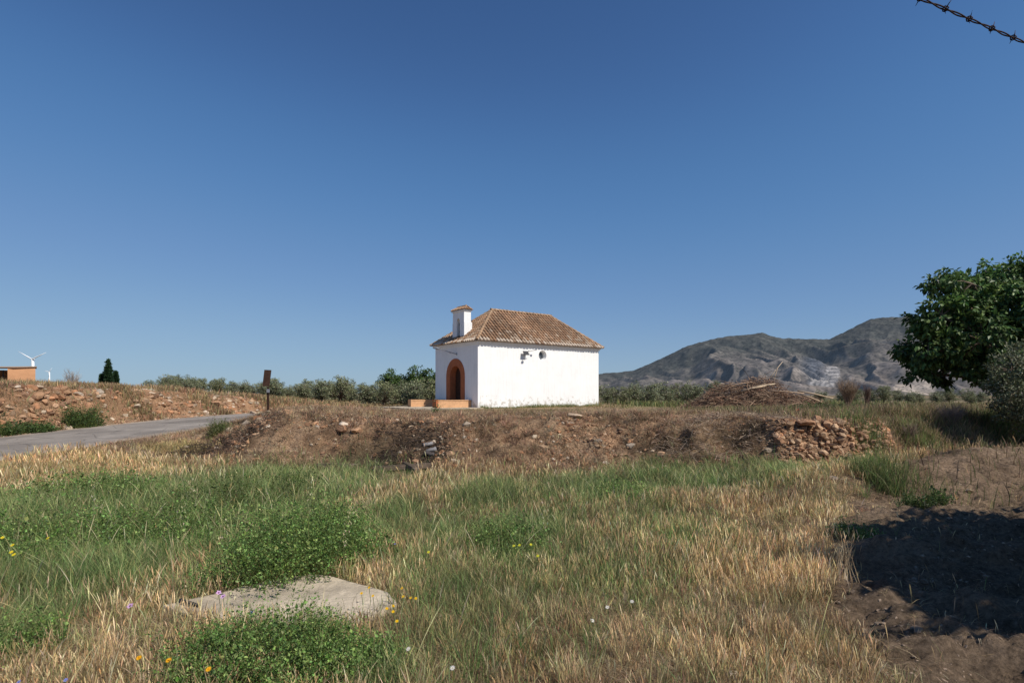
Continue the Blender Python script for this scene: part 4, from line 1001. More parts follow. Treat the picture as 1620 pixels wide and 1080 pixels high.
def rocks(P_, size, cols, flat=(1, .8, .6), small=True, tilt=.3):
    out = []; n = len(P_); size = np.broadcast_to(size, (n,))
    for i in range(n):
        V, Fq = (SHs if small else SH)[rng.integers(0, 10 if small else 14)]
        a = rng.uniform(0, 6.28); R = Matrix.Rotation(a, 3, 'Z') @ Matrix.Rotation(rng.normal(0, tilt), 3, 'X') @ Matrix.Rotation(rng.normal(0, tilt), 3, 'Y')
        R = np.array(R); s_ = size[i] * np.array(flat) * rng.uniform(.75, 1.25, 3)
        out.append(((V * s_) @ R.T + P_[i], Fq, np.tile(cols[i], (len(V), 1))))
    return out
SC = np.array([[.40, .235, .135], [.34, .19, .11], [.44, .28, .175], [.29, .17, .105], [.42, .215, .115], [.37, .25, .16]])
PS = np.array([[.50, .40, .29], [.45, .34, .24], [.56, .46, .36]])
def veg_rock(name, parts, parent=None): return veg(name, parts, M['stone'], parent)
# right dry stone wall
pp_ = []; cc_ = []; ss_ = []
X0w, X1w = 5.95, 8.6
for row in range(15):
    zt = row / 14.; xx = X0w + rng.uniform(0, .15)
    while xx < X1w - .9 * max(0, zt - .6) * 0:
        wdt = rng.uniform(.08, .24); fade = .95 if xx < 7.7 else .5
        keepp = .95 if zt > .45 else .45
        if rng.random() < fade * keepp * (1.2 if vnoise(np.array([xx * 2.3]), np.array([row * .6]), 17)[0] > .38 else .35):
            f0 = float(bank_foot(np.array([xx]))[0]); bw = float(bank_w(np.array([xx]))[0]); yy = f0 + bw * (.12 + .75 * zt) - .04
            pp_.append((xx, yy + rng.normal(0, .05), gz(xx, yy) - .01 + rng.normal(0, .035))); ss_.append(wdt * rng.choice([.32, .45, .62, .75])); cc_.append((SC[rng.integers(0, 6)] * .6 + np.array([.42, .30, .19]) * .45) * rng.uniform(.7, 1.15))
        xx += wdt * 1.05
pw = rocks(np.array(pp_), np.array(ss_), np.array(cc_), (1.05, .8, .58), True, .45)
o = veg_rock('dry_stone_wall', pw); tag(o, 'short collapsing dry stone wall of reddish brown rocks at the right end of the bank', 'stone wall')
# left wall along the road
def bank_rocks(y0, y1, nrow, dens, size, seed, pal):
    P_ = []; S_ = []; C_ = []
    for r in range(nrow):
        yq = y0 + rng.uniform(0, .3)
        while yq < y1:
            wd_ = rng.uniform(.6, 1.5) * size
            if rng.random() < dens * (1.25 if vnoise(np.array([yq * .7]), np.array([r * .5 + seed]), 7)[0] > .42 else .35):
                q = road_side(yq, HW + .5 + 1.15 * (r + .5) / nrow + rng.normal(0, .05)); P_.append((q[0], q[1], gz(q[0], q[1]) - .03)); S_.append(wd_ * .66); C_.append(pal[rng.integers(0, len(pal))] * rng.uniform(.75, 1.15))
            yq += wd_ * 1.1
    return rocks(np.array(P_), np.array(S_), np.array(C_), (.9, 1.05, .62), False, .3)
o = veg_rock('dry_stone_wall', bank_rocks(15.5, 21.8, 10, .95, .25, 1, SC)); tag(o, 'low dry stone wall shoring the bank across the road at far left', 'stone wall')
o = veg_rock('dry_stone_wall', bank_rocks(23.0, 30.5, 8, .8, .2, 4, np.vstack([SC, SC, SC, PS]))); tag(o, 'tumbled stone facing on the bank beyond the road, before the signpost', 'stone wall')
# individual boulders
BO = [(544, 672, 9, .06, 1, 'pale stone on the bank left of centre, smaller upper one of a pair'), (541, 682, 14, .1, 0, 'brown boulder under the pale stone on the bank'), (565, 683, 13, .1, 0, 'flat brown stone beside the boulder on the left of the bank'),
      (425, 655, 9, .1, 1, 'pale stone at the foot of the rusty signpost'), (400, 655, 9, .1, 1, 'pale stone left of the signpost foot on the rubble heap'), (361, 682, 10, .1, 1, 'pale round stone on near side of the road by the rubble heap'), (296, 710, 9, .1, 1, 'pale stone in the verge above the dark twigs'),
      (910, 659, 16, .1, 1, 'broad pale stone half buried on the terrace before the chapel'), (1160, 1068, 17, .1, 1, 'pale flat stone in the dry grass at the bottom of the photo'), (1200, 1078, 10, .1, 1, 'small stone by the bottom edge right of the flat pale one'), (1533, 778, 9, .1, 1, 'light stone on the bare dirt slope at right'),
      (1320, 758, 10, .1, 1, 'grey stone at foot of the collapsing stone wall'), (1318, 742, 8, .1, 1, 'pale lump fallen from the stone wall'), (1045, 722, 12, .1, 0, 'reddish clod beside the dark hollow in the bank'), (1033, 743, 9, .1, 1, 'pale stone below the hollow in the bank'), (1050, 740, 8, .1, 1, 'pale stone right beside another under the hollow'),
      (1180, 778, 16, .1, 1, 'pale flat mound of stone in the green grass right of centre'), (1270, 672, 22, .1, 0, 'large dark capstone overhanging top left of the stone wall'), (632, 717, 7, .1, 1, 'pink grey stone in the burnt patch'), (660, 712, 6, .1, 1, 'light stone above the burnt beams'),
      (60, 614, 9, .1, 1, 'pale slab at top of the far left bank'), (27, 614, 8, .1, 1, 'whitish slab at top of the left bank nearest the photo edge'), (126, 626, 11, .1, 1, 'long white stone on top of the left bank'), (155, 628, 6, .1, 1, 'small white stone right of the long one on the left bank'), (215, 645, 10, .1, 1, 'pale block in the left bank above the road'),
      (340, 640, 10, .1, 0, 'brown block in the bank beyond the road, left of the signpost'), (845, 692, 7, .1, 1, 'light stone on the bank below the chapel'), (1215, 715, 9, .1, 1, 'pale stone just left of the stone wall foot'), (1235, 700, 12, .1, 0, 'brown stone left of the stone wall'), (700, 668, 8, .1, 0, 'brown clod near the bank top under the chapel door')]
for (px, py, r, _, pale, lab) in BO:
    X, Y, Z = at(px, py); s_ = r / F * Y
    V, Fq = rockshape(3, 12); a = rng.uniform(0, 6.28); R = np.array(Matrix.Rotation(a, 3, 'Z')); fl = .5 if r < 15 else .34
    V = (V * np.array([s_, s_ * .8, s_ * fl])) @ R.T; base = (PS if pale else SC)[rng.integers(0, 3)]
    V[:, 2] += s_ * fl * .45
    o = np_mesh('rock', V, Fq, M['stone'], None, np.tile(base * rng.uniform(.85, 1.1), (len(V), 1))); o.location = (X, Y, Z); tag(o, lab, 'rock')
# rubble, clods
parts = []
x, y = sample(60000, 11.2, 19, .5, .5); bk_ = (y - bank_foot(x)) / bank_w(x); m = (rng.random(len(x)) < sm(-.1, .3, bk_) * sm(2, 1.1, bk_) * (.1 + .9 * sm(.5, .7, vnoise(x * .7, y * .7, 171)))) & ok_ground(x, y) & (x > -9.5); x, y = x[m], y[m]
parts += rocks(base3(x, y), rng.gamma(1.6, .016, len(x)) + .012, pick(np.vstack([SC, SC, SC, PS]), len(x)) * rng.uniform(.5, 1.1, (len(x), 1)))
x, y = sample(60000, 2.2, 12, 1.3, .8); m = rng.random(len(x)) < soil_f(x, y) * (.15 + .85 * sm(.45, .65, vnoise(x * 1.5, y * 1.5, 173))) + .02; x, y = x[m], y[m]
parts += rocks(base3(x, y), rng.gamma(1.1, .007, len(x)) + .005, np.tile([.275, .205, .148], (len(x), 1)) * rng.uniform(.6, 1.4, (len(x), 1)))
n = 1500; yq = rng.uniform(14.5, 33, n); k = np.array([road_side(a, HW + rng.uniform(.1, 2.3)) for a in yq]); m = rng.random(n) < .8; k = k[m]
parts += rocks(base3(k[:, 0], k[:, 1]), rng.gamma(2, .03, len(k)) + .02, pick(np.vstack([SC, SC, PS]), len(k)) * rng.uniform(.6, 1.1, (len(k), 1)))
n = 1600; yq = rng.uniform(10, 32, n); k = np.array([road_side(a, sg_ * (HW + abs(rng.normal(0, .22)) - .12)) for a, sg_ in zip(yq, rng.choice([-1, 1], n))])
b3 = base3(k[:, 0], k[:, 1]); b3[:, 2] += .03; parts += rocks(b3, rng.gamma(1.3, .012, n) + .008, pick(np.vstack([SC, PS, PS]), n) * rng.uniform(.6, 1.1, (n, 1)))
n = 300; th = rng.uniform(0, 6.28, n); rr = np.sqrt(rng.random(n)); hx, hy, hz = at(398, 672); kx = hx + np.cos(th) * rr * 1.1; ky = hy + np.sin(th) * rr * 1.6
parts += rocks(base3(kx, ky), rng.gamma(2, .03, n) + .02, pick(np.vstack([SC, SC, PS]), n) * rng.uniform(.4, 1.0, (n, 1)))
n = 900; kx = rng.normal(6.9, .7, n); ky = rng.normal(12.0, .4, n); parts += rocks(base3(kx, ky), rng.gamma(2, .016, n) + .01, pick(SC, n) * rng.uniform(.7, 1.1, (n, 1)))
n = 1500; kx = rng.uniform(5.8, 9.3, n); ky = rng.uniform(12.0, 13.3, n); parts += rocks(base3(kx, ky), rng.gamma(2, .022, n) + .015, pick(SC, n) * rng.uniform(.6, 1.15, (n, 1)))
o = veg_rock('rubble', parts); tag(o, 'loose stones and earth clods scattered over the banks and the tilled soil', 'rubble', kind='stuff'); parts = []

# burnt wood, charred twigs, beams and litter on the bank
def twigheap(cx, cy, rx, ry, hgt, n, cols, ln, rad, name, label, cat, parent=None):
    q = MB(); z0 = gz(cx, cy)
    for i in range(n):
        th = rng.uniform(0, 6.28); r_ = math.sqrt(rng.random()); a = cx + math.cos(th) * r_ * rx; b = cy + math.sin(th) * r_ * ry
        top = hgt * max(0, 1 - r_ ** 2); z = gz(a, b) - z0 + rng.uniform(0, 1) * top + .02
        d = Vector((rng.normal(), rng.normal(), rng.normal() * .28)); d.normalize(); l_ = ln * rng.uniform(.4, 1.3); p = Vector((a - cx, b - cy, z)); bend = Vector(rng.normal(0, .12, 3)) * l_
        pts = [p - d * l_ / 2, p + bend, p + d * l_ / 2]; 
        q.tube(pts, [rad * rng.uniform(.6, 1.3), rad * .8, rad * .3], 3, np.array(cols[rng.integers(0, len(cols))]) * rng.uniform(.7, 1.3), cap=False)
    o = q.build(name, M['twig'], parent)
    if parent is None: o.location = (cx, cy, z0); tag(o, label, cat)
    return o
CH = [(.03, .024, .02), (.05, .038, .03), (.09, .065, .05)]
X, Y, Z = at(655, 708); twigheap(X, Y, 1.0, 1.0, .12, 500, CH, .35, .007, 'burnt_twigs', 'charred black twigs of the burnt patch on the bank below the chapel', 'burnt twigs')
X, Y, Z = at(330, 715); twigheap(X, Y, 1.0, .9, .2, 500, CH + [(.13, .09, .07)], .45, .006, 'dead_twigs', 'tangle of dark dead twigs in the verge below the road', 'twigs')
X, Y, Z = at(405, 676); twigheap(X, Y, .9, .8, .18, 260, [(.16, .10, .07), (.09, .06, .045)], .4, .006, 'dead_twigs', 'brown dead twigs over the rubble heap by the signpost', 'twigs')
X, Y, Z = at(1150, 690); twigheap(X, Y, 1.7, 1.2, .2, 800, [(.34, .25, .19), (.24, .18, .135), (.44, .34, .25)], .4, .005, 'dead_weeds', 'grey brown dead weed stems on the bank left of the stone wall', 'dead weeds')
for (a, b, c_, d_, lab) in [(590, 748, 690, 738, 'long charred beam at the foot of the bank'), (500, 742, 565, 741, 'thin weathered plank at the left foot of the bank'), (640, 735, 660, 752, 'short broken beam crossing the charred one')]:
    p = at(a, b); e = at(c_, d_); ln = math.hypot(e[0]-p[0], e[1]-p[1]); q = MB()
    if ln > 3: ln = 1.6
    q.box((-ln/2, -.06, -.045), (ln/2, .06, .045), (.16, .12, .09)); q.box((-ln/2 + .02, -.055, .046), (ln/2 - .1, .03, .06), (.10, .075, .055)); o = q.build('beam', M['twig']); o.location = ((p[0]+e[0])/2, (p[1]+e[1])/2, (p[2]+e[2])/2 + .06)
    o.rotation_euler = (.1, -math.atan2(e[2]-p[2], max(.5, ln)) * .5, math.atan2(e[1]-p[1], e[0]-p[0])); md = o.modifiers.new('b', 'BEVEL'); md.width = .012; tag(o, lab, 'beam')
for (a, b, lab) in [(677, 707, 'upper crushed grey can on the burnt patch'), (683, 716, 'crumpled pale tin beside the crushed can'), (679, 722, 'dark dented can below the others on the burnt patch')]:
    X, Y, Z = at(a, b); q = MB(); s_ = .06
    q.tube([(-.11, 0, 0), (-.10, 0, 0), (-.03, .01, .012), (.05, -.01, 0), (.1, 0, .01), (.11, 0, .01)], [.035, .05, .042, .05, .05, .04], 12, (.22, .21, .21) if 'dark' not in lab else (.08, .07, .07)); q.tube([(-.108, 0, 0), (-.112, 0, 0)], .052, 12, (.3, .3, .3))
    o = q.build('crushed_can', M['twig'], None, True); o.location = (X, Y, Z + .06); o.rotation_euler = (0, rng.uniform(-.3, .3), rng.uniform(-.4, .4)); tag(o, lab, 'can')

# ------------------------------------------------------------------ BRUSH PILE
bx, by, bz = at(1192, 646)
bpile = empty('brush_pile', (bx, by, bz)); tag(bpile, 'large heap of cut dead branches on the terrace right of the chapel', 'brush pile')
k_ = by / F
def brush(cx, cy, rx, ry, hgt, n, cols, ln, rad, nm):
    q = MB()
    for i in range(n):
        th = rng.uniform(0, 6.28); r_ = rng.random() ** .5; a = math.cos(th) * r_ * rx; b = math.sin(th) * r_ * ry
        prof_ = max(0, 1 - abs(r_) ** 1.5) * (.62 + .75 * float(vnoise(np.array([a * 1.1 + 7]), np.array([b * .9]), 211)[0])); z = (rng.random() ** .5) * hgt * prof_ + gz(bx + cx + a, by + cy + b) - bz
        d = Vector((math.cos(th) * 1.0 + rng.normal() * .9, math.sin(th) * .6 + rng.normal() * .8, -.25 + rng.normal() * .33)); d.normalize(); l_ = ln * rng.uniform(.35, 1.3); p = Vector((cx + a, cy + b, z))
        bend = Vector((rng.normal(0, .1), rng.normal(0, .1), .1)) * l_; q.tube([p - d*l_*.5, p - d*l_*.15 + bend, p + d*l_*.2 + bend, p + d*l_*.5], [rad * rng.uniform(.7, 1.6), rad, rad*.7, rad*.3], 3, np.array(cols[rng.integers(0, len(cols))]) * rng.uniform(.6, 1.25), cap=False)
    return q.build(nm, M['twig'], bpile)
BC = [(.30, .19, .125), (.21, .14, .10), (.38, .25, .17), (.14, .10, .075), (.27, .15, .10), (.45, .33, .23)]
brush(-5 * k_, 0, 105 * k_, 1.8, 42 * k_, 3400, BC, 1.1, .013, 'twigs')
brush(-70 * k_, -.2, 38 * k_, 1.1, 22 * k_, 1100, [(.13, .09, .07), (.19, .12, .085)], .6, .008, 'dark_twigs')
brush(70 * k_, .2, 60 * k_, 1.1, 18 * k_, 900, BC, .9, .010, 'twigs')
brush(-10 * k_, -.3, 85 * k_, 1.2, 46 * k_, 200, [(.10, .07, .05), (.38, .27, .19), (.2, .13, .09)], 1.4, .014, 'long_branches')
def log(px0, py0, px1, py1, dy0, dy1, r, col=(.46, .35, .24), nm='log'):
    p0 = P3(px0, py0, by + dy0) - Vector((bx, by, bz)); p1 = P3(px1, py1, by + dy1) - Vector((bx, by, bz)); mid = (p0 + p1) / 2 + Vector((0, 0, .03)); q = MB()
    q.tube([p0, mid, p1], [r, r * .9, r * .7], 8, col); q.build(nm, M['twig'], bpile, True)
log(1172, 619, 1212, 610, -.9, -1.0, .07); log(1185, 614, 1226, 607, -.8, -.6, .05, (.5, .4, .28)); log(1262, 618, 1318, 630, -.6, -.9, .05, (.5, .39, .27)); log(1268, 624, 1300, 636, -.9, -1.1, .045)
log(1215, 602, 1238, 572, -.2, .2, .025, (.5, .4, .29), 'upright_branch'); log(1222, 610, 1231, 580, -.3, 0, .02, (.4, .3, .2), 'upright_branch'); log(1145, 612, 1190, 604, -.8, -.6, .035, (.36, .25, .17)); log(1218, 618, 1272, 622, -1., -1.1, .04, (.42, .3, .2))
def bare_bush(px, py, wpx, hpx, Y, n, cols, label, rad=.012, nm='dry_bush'):
    X = (px - 810) / F * Y; zg = gz(X, Y) if py is None else CZ - (py - 621) / F * Y; r_ = empty(nm, (X, Y, zg)); tag(r_, label, 'dry bush'); q = MB(); wd_ = wpx / F * Y / 2; hh = hpx / F * Y
    for i in range(n):
        th = rng.uniform(0, 6.28); e = Vector((math.cos(th) * wd_ * rng.uniform(.1, 1), math.sin(th) * wd_ * rng.uniform(.1, 1) * .7, hh * rng.uniform(.55, 1))); b = Vector((rng.normal(0, .05), rng.normal(0, .05), -.1)); m1 = b.lerp(e, .5) + Vector((0, 0, hh * .08))
        c = np.array(cols[rng.integers(0, len(cols))]); q.tube([b, m1, e], [rad, rad * .7, rad * .25], 3, c, False)
        for j in range(5):
            s_ = m1.lerp(e, rng.uniform(-.3, .8)); f_ = s_ + Vector((rng.normal(0, wd_ * .18), rng.normal(0, wd_ * .18), hh * rng.uniform(.05, .28))); q.tube([s_, f_], [rad * .45, rad * .2], 3, c, False)
    q.build('branches', M['twig'], r_)
bare_bush(1342, 640, 44, 42, 30, 110, [(.20, .145, .10), (.28, .20, .14)], 'dark brown dry bush on the terrace right of the brush pile', .014)
bare_bush(1372, 640, 18, 32, 31, 45, [(.12, .08, .065)], 'small dark dry bush next to the brown dry bush', .014)
bare_bush(115, 617, 36, 34, 26, 40, [(.30, .24, .19), (.40, .33, .27)], 'thin leafless grey bush on top of the left bank', .009)
bare_bush(1440, 700, 40, 34, 14, 60, [(.2, .15, .12), (.28, .2, .15)], 'dry purplish weed bush among the green tufts by the stone wall', .005)
bare_bush(1505, 675, 60, 40, 15, 110, [(.26, .19, .16), (.34, .26, .2)], 'broad dry thistle bush in front of the olive bush', .005)
bare_bush(1335, 905, 26, 50, 5.0, 26, [(.45, .36, .24), (.3, .22, .14)], 'dead branching weed at the edge of the tilled soil', .004)

# ------------------------------------------------------------------ TREES
def tree_from_lobes(name, label, base, lobes, nclump, nleaf, lsz, cols, cat='tree', mat='darkleaf', trunk_r=.16, group=None, droop=.3, clr=.22, limb_r=.05, top_light=.5, fork=.35, elong=.4):
    """lobes: (Vector centre, radius). Limbs run from the trunk fork to every lobe, twigs to the clumps; leaves in clumps near lobe surfaces"""
    base = Vector(base); r_ = empty(name, base); tag(r_, label, cat, group); q = MB()
    cen = sum((l[0] for l in lobes), Vector()) / len(lobes); fk = base.lerp(Vector((cen.x, cen.y, cen.z)), fork); fk.x = base.x * .7 + fk.x * .3; fk.y = base.y * .7 + fk.y * .3
    q.tube([Vector((0, 0, -.15)), (fk - base) * .5 + Vector((.04, .03, 0)), fk - base], [trunk_r * 1.3, trunk_r, trunk_r * .8], 9)
    P_, D_, C_, Nn_ = [], [], [], []; zt = max(l[0].z + l[1] for l in lobes); zb = min(l[0].z - l[1] for l in lobes)
    vol = np.array([l[1] ** 2 for l in lobes]); vol = vol / vol.sum()
    for (c, rad), fr_ in zip(lobes, vol):
        m1 = fk.lerp(c, .5) + Vector(rng.normal(0, .12 * rad, 3)) + Vector((0, 0, .1 * rad))
        q.tube([fk - base, m1 - base, c - base], [limb_r * 1.4, limb_r, limb_r * .45], 6)
        nc = max(2, int(nclump * fr_)); d = unit(rng.normal(0, 1, (nc, 3))); rr = rad * rng.uniform(.35, 1.08, nc) ** .6; pc = np.array(c) + d * rr[:, None]
        for i in range(0, nc, 3): q.tube([c - base, Vector(pc[i]) * .6 + c * .4 - base + Vector(rng.normal(0, .04 * rad, 3)), Vector(pc[i]) - base], [limb_r * .4, limb_r * .25, limb_r * .1], 4, cap=False)
        ci = np.repeat(np.arange(nc), nleaf); k = len(ci); dd = unit(rng.normal(0, 1, (k, 3))) * (clr * rng.random((k, 1)) ** .5); p = pc[ci] + dd * np.array([1, 1, .75])
        D = dd / clr + d[ci] * .5 + rng.normal(0, elong, (k, 3)); D[:, 2] -= droop
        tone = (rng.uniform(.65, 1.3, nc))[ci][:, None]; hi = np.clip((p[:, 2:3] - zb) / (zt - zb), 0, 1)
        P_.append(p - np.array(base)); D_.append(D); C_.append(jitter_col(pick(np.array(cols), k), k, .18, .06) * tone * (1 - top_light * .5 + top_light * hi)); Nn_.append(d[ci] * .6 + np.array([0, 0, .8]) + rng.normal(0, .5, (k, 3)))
    q.build('trunk', M['bark'], r_, True); P_ = np.vstack(P_); k = len(P_)
    veg('crown', [leaves(P_, np.vstack(D_), lsz * rng.uniform(.65, 1.35, k), lsz * .33 * np.ones(k), np.vstack(C_), .3, np.vstack(Nn_))], M[mat], r_)
    return r_
TY = 20.0
def lob(px, py, rpx, dy=0, Y=TY):
    if Y == TY: py += 9
    return (P3(px, py, Y + dy), rpx / F * Y)
DK = [(.065, .125, .032), (.095, .165, .045), (.04, .08, .022), (.15, .225, .065)]
LB = [lob(1500, 448, 30), lob(1537, 440, 28, -1), lob(1478, 440, 14), lob(1580, 437, 34, .5), lob(1620, 430, 38), lob(1660, 440, 45), lob(1455, 508, 24), lob(1490, 490, 30, -1), lob(1530, 490, 38, 1), lob(1575, 485, 45, -1), lob(1630, 490, 50, -1.5),
      lob(1442, 548, 22, .5), lob(1428, 545, 14), lob(1470, 540, 32, -.8), lob(1510, 535, 38), lob(1555, 530, 42, -1.5), lob(1610, 540, 52, -1), lob(1455, 580, 22), lob(1492, 575, 28, .6), lob(1535, 570, 24, -1), lob(1590, 580, 34, -1.2), lob(1700, 500, 70), lob(1760, 540, 60),
      lob(1560, 460, 45, 2.2), lob(1640, 520, 60, 2.5), lob(1520, 520, 40, 2), lob(1600, 560, 40, 1.5), lob(1680, 570, 55), lob(1740, 470, 55)]
tx = (1665 - 810) / F * TY
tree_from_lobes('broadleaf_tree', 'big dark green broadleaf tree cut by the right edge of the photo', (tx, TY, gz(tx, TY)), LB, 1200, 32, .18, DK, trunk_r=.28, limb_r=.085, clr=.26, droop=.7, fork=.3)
# grey green olive bush in front of it
OL = [(.17, .19, .10), (.23, .25, .145), (.13, .15, .075), (.31, .32, .21)]
OY = 14.
ob = [lob(1600, 585, 28, 0, OY), lob(1580, 605, 18, 0, OY), lob(1600, 622, 26, -.3, OY), lob(1625, 570, 30, .3, OY), lob(1640, 615, 40, 0, OY), lob(1600, 645, 24, -.2, OY), lob(1640, 655, 34, -.4, OY), lob(1660, 590, 40, 0, OY), lob(1680, 650, 40, 0, OY)]
ox_ = (1640 - 810) / F * OY
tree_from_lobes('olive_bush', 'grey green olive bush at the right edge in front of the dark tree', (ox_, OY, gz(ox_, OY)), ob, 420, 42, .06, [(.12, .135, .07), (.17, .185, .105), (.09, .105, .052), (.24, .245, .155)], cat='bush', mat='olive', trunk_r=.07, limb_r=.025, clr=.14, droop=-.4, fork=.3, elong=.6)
# trees standing just outside the frame on the right, whose shadow falls on the tilled soil
rng = np.random.default_rng(41)
def off_tree(x, y, hgt, r0, lab, n=380):
    zb = gz(x, y); lb = []
    for i in range(13):
        th = 2.4 * i + rng.uniform(-.3, .3); q_ = math.sqrt((i + .5) / 13) * r0; lb.append((Vector((x + math.cos(th) * q_, y + math.sin(th) * q_ * .8, zb + hgt * rng.uniform(.45, .92))), rng.uniform(.4, .62) * r0 * .8))
    tree_from_lobes('shade_tree', lab, (x, y, zb), lb, n, 24, .15, DK, trunk_r=.12, limb_r=.05, clr=.26)
off_tree(7.45, 4.25, 3.9, 1.6, 'leafy tree outside the photo on the right, middle one, shading the tilled soil', 420)
off_tree(6.9, 2.75, 3.7, 1.35, 'leafy tree outside the photo on the right, nearest one, shading the tilled soil', 330)
off_tree(9.0, 5.0, 3.8, 1.5, 'leafy tree outside the photo on the right, farthest one, shading the tilled soil', 340)
rng = np.random.default_rng(43)

# olive grove behind
def olive_proto(i):
    lb = []; R_ = 1.15
    for k in range(9):
        th = rng.uniform(0, 6.28); q_ = rng.uniform(.2, .8) * R_; lb.append((Vector((math.cos(th) * q_, math.sin(th) * q_, rng.uniform(.75, 1.75))), rng.uniform(.38, .6)))
    lb.append((Vector((0, 0, 1.9)), .45)); lb.append((Vector((.2, -.3, .7)), .5)); lb.append((Vector((-.35, -.2, .6)), .5))
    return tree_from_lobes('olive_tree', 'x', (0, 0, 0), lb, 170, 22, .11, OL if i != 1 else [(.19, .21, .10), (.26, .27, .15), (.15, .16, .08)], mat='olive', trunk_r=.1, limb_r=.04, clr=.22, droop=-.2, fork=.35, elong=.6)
protos = [olive_proto(i) for i in range(4)]
olives = []
GL = 'olive trees in the grove left of the chapel'; GR = 'olive trees right of the chapel'
# (px, Y, height scale)
spec = [(252, 62, .95), (270, 55, .9), (292, 60, 1.0), (315, 52, .85), (335, 64, 1.0), (352, 55, .9), (392, 50, 1.0), (412, 56, 1.0), (436, 48, .95), (468, 58, .9),
        (486, 50, 1.1), (505, 46, 1.0), (524, 55, 1.1), (541, 48, 1.2), (560, 56, 1.1), (576, 47, 1.1), (597, 52, 1.2), (613, 46, 1.15), (632, 52, 1.2), (648, 46, 1.2), (664, 51, 1.15), (680, 48, 1.2),
        (262, 70, 1.1), (282, 66, 1.1), (303, 72, 1.1), (326, 70, 1.1), (345, 68, 1.0), (364, 66, 1.0), (402, 66, 1.1), (424, 62, 1.1), (450, 60, 1.0), (478, 66, 1.1), (496, 60, 1.1), (530, 64, 1.1), (552, 62, 1.1), (375, 85, 1.1), (300, 90, 1.1), (240, 95, 1.1), (450, 80, 1.1), (512, 75, 1.2), (590, 74, 1.2)]
spr = [(1352, 66, .8), (1378, 70, .8), (1420, 66, .75), (1460, 62, .75), (1505, 64, .75), (1300, 78, .8), (1556, 60, .8), (960, 58, 1.15), (984, 52, 1.1), (1008, 56, 1.15), (1032, 50, 1.05), (1052, 55, 1.1), (1072, 60, 1.15), (1092, 54, 1.0), (1135, 70, 1.5), (1330, 75, .9), (1400, 60, .8), (1440, 56, .7), (1482, 58, .8), (1530, 54, .8)]
first = set()
for k, (px, Y, hs) in enumerate(spec + spr):
    X = (px - 810) / F * Y; z = gz(X, Y); i = k % 4; px += rng.uniform(-7, 7); X = (px - 810) / F * Y; z = gz(X, Y); sc = hs * (rng.uniform(.78, .98) if 460 < px < 700 else rng.uniform(.75, 1.12)) * (.74 if px < 460 else .9); s3 = (sc * rng.uniform(1.05, 1.3), sc * 1.1, sc * rng.uniform(.9, 1.08)); rz_ = rng.uniform(0, 6.28)
    if i not in first: o = protos[i]; o.location = (X, Y, z - .1); o.rotation_euler = (0, 0, rz_); o.scale = s3; first.add(i)
    else: o = dup(protos[i], (X, Y, z - .1), rz_, s3)
    left = k < len(spec); o['group'] = GL if left else GR
    o['label'] = ('silvery green olive tree in the grove behind the road, left of the chapel' if px > 460 else 'silvery green olive tree in the grove beyond the road bank at left') if left else ('silvery green olive tree just right of the chapel' if px < 1120 else 'olive tree behind the brush pile toward the right edge')
    if left and px <= 460: o['group'] = 'olive trees beyond the road bank'
    if (not left) and px > 1120: o['group'] = 'olive trees behind the brush pile'
    o['category'] = 'olive tree'
# darker broadleaf tree behind the chapel's left corner
BY = 58.
bl_ = [lob(620, 598, 14, 0, BY), lob(640, 604, 14, 0, BY), lob(660, 597, 16, 0, BY), lob(680, 600, 15, 0, BY), lob(605, 603, 8, 0, BY), lob(695, 605, 14, 0, BY), lob(650, 612, 16, 1, BY), lob(672, 612, 16, 1, BY), lob(628, 612, 14, 1, BY)]
bxx = (655 - 810) / F * BY
tree_from_lobes('fig_tree', 'dark green round headed tree behind the olives beside the chapel', (bxx, BY, gz(bxx, BY)), bl_, 420, 22, .2, [(.06, .11, .035), (.085, .14, .05), (.045, .085, .03)], mat='leaf', trunk_r=.15, limb_r=.06, clr=.32, droop=.2)
# two poplars far left
def poplar(px, pyt, wpx, Y, lab, base_py=612):
    zb = CZ - (base_py - 621) / F * Y; zt = CZ - (pyt - 621) / F * Y; X = (px - 810) / F * Y; hh = zt - zb; lb = []
    for i in range(20):
        t = i / 19; r_ = wpx / F * Y / 2 * .72 * (math.sin(math.pi * (.26 + .7 * t ** .85)) ** .8); lb.append((Vector((X + rng.normal(0, r_ * .25), Y, zb + hh * (.06 + .9 * t))), max(.12, r_ * .62)))
    tree_from_lobes('poplar_tree', lab, (X, Y, zb), lb, 420, 22, .34, [(.035, .08, .04), (.05, .10, .05), (.03, .065, .035)], mat='leaf', trunk_r=.3, limb_r=.08, clr=.3, droop=-.6, fork=.2, group='poplars beyond the left field')
poplar(171.5, 568, 17, 130, 'tall narrow dark poplar standing beyond the left field'); poplar(183, 588, 8, 132, 'small poplar right against the tall one'); poplar(161, 593, 6, 131, 'smallest poplar shoot left against the tall one')

# ------------------------------------------------------------------ SIGNPOST
X, Y, Z = at(424, 655); sp_ = empty('signpost', (X, Y, Z)); tag(sp_, 'rusty signpost seen edge on beside the road before the olive grove', 'signpost')
s1 = Y / F; q = MB(); q.box((-.026, -.02, -.3), (.026, .02, (655 - 612) * s1)); q.build('post', M['rust'], sp_)
q = MB(); zt = (655 - 585) * s1; zb = (655 - 611) * s1
q.add([(-.10, -.14, zb), (-.01, .05, zb), (.04, .06, zt), (-.05, -.13, zt), (-.08, -.11, zb), (.01, .08, zb), (.06, .09, zt), (-.03, -.1, zt)], [(0, 1, 2, 3), (7, 6, 5, 4), (0, 4, 5, 1), (1, 5, 6, 2), (2, 6, 7, 3), (3, 7, 4, 0)]); q.build('sign_plate', M['rust'], sp_)
q = MB(); q.box((-.02, -.05, .62), (.06, -.03, .72)); q.build('small_plate', M['metal'], sp_)

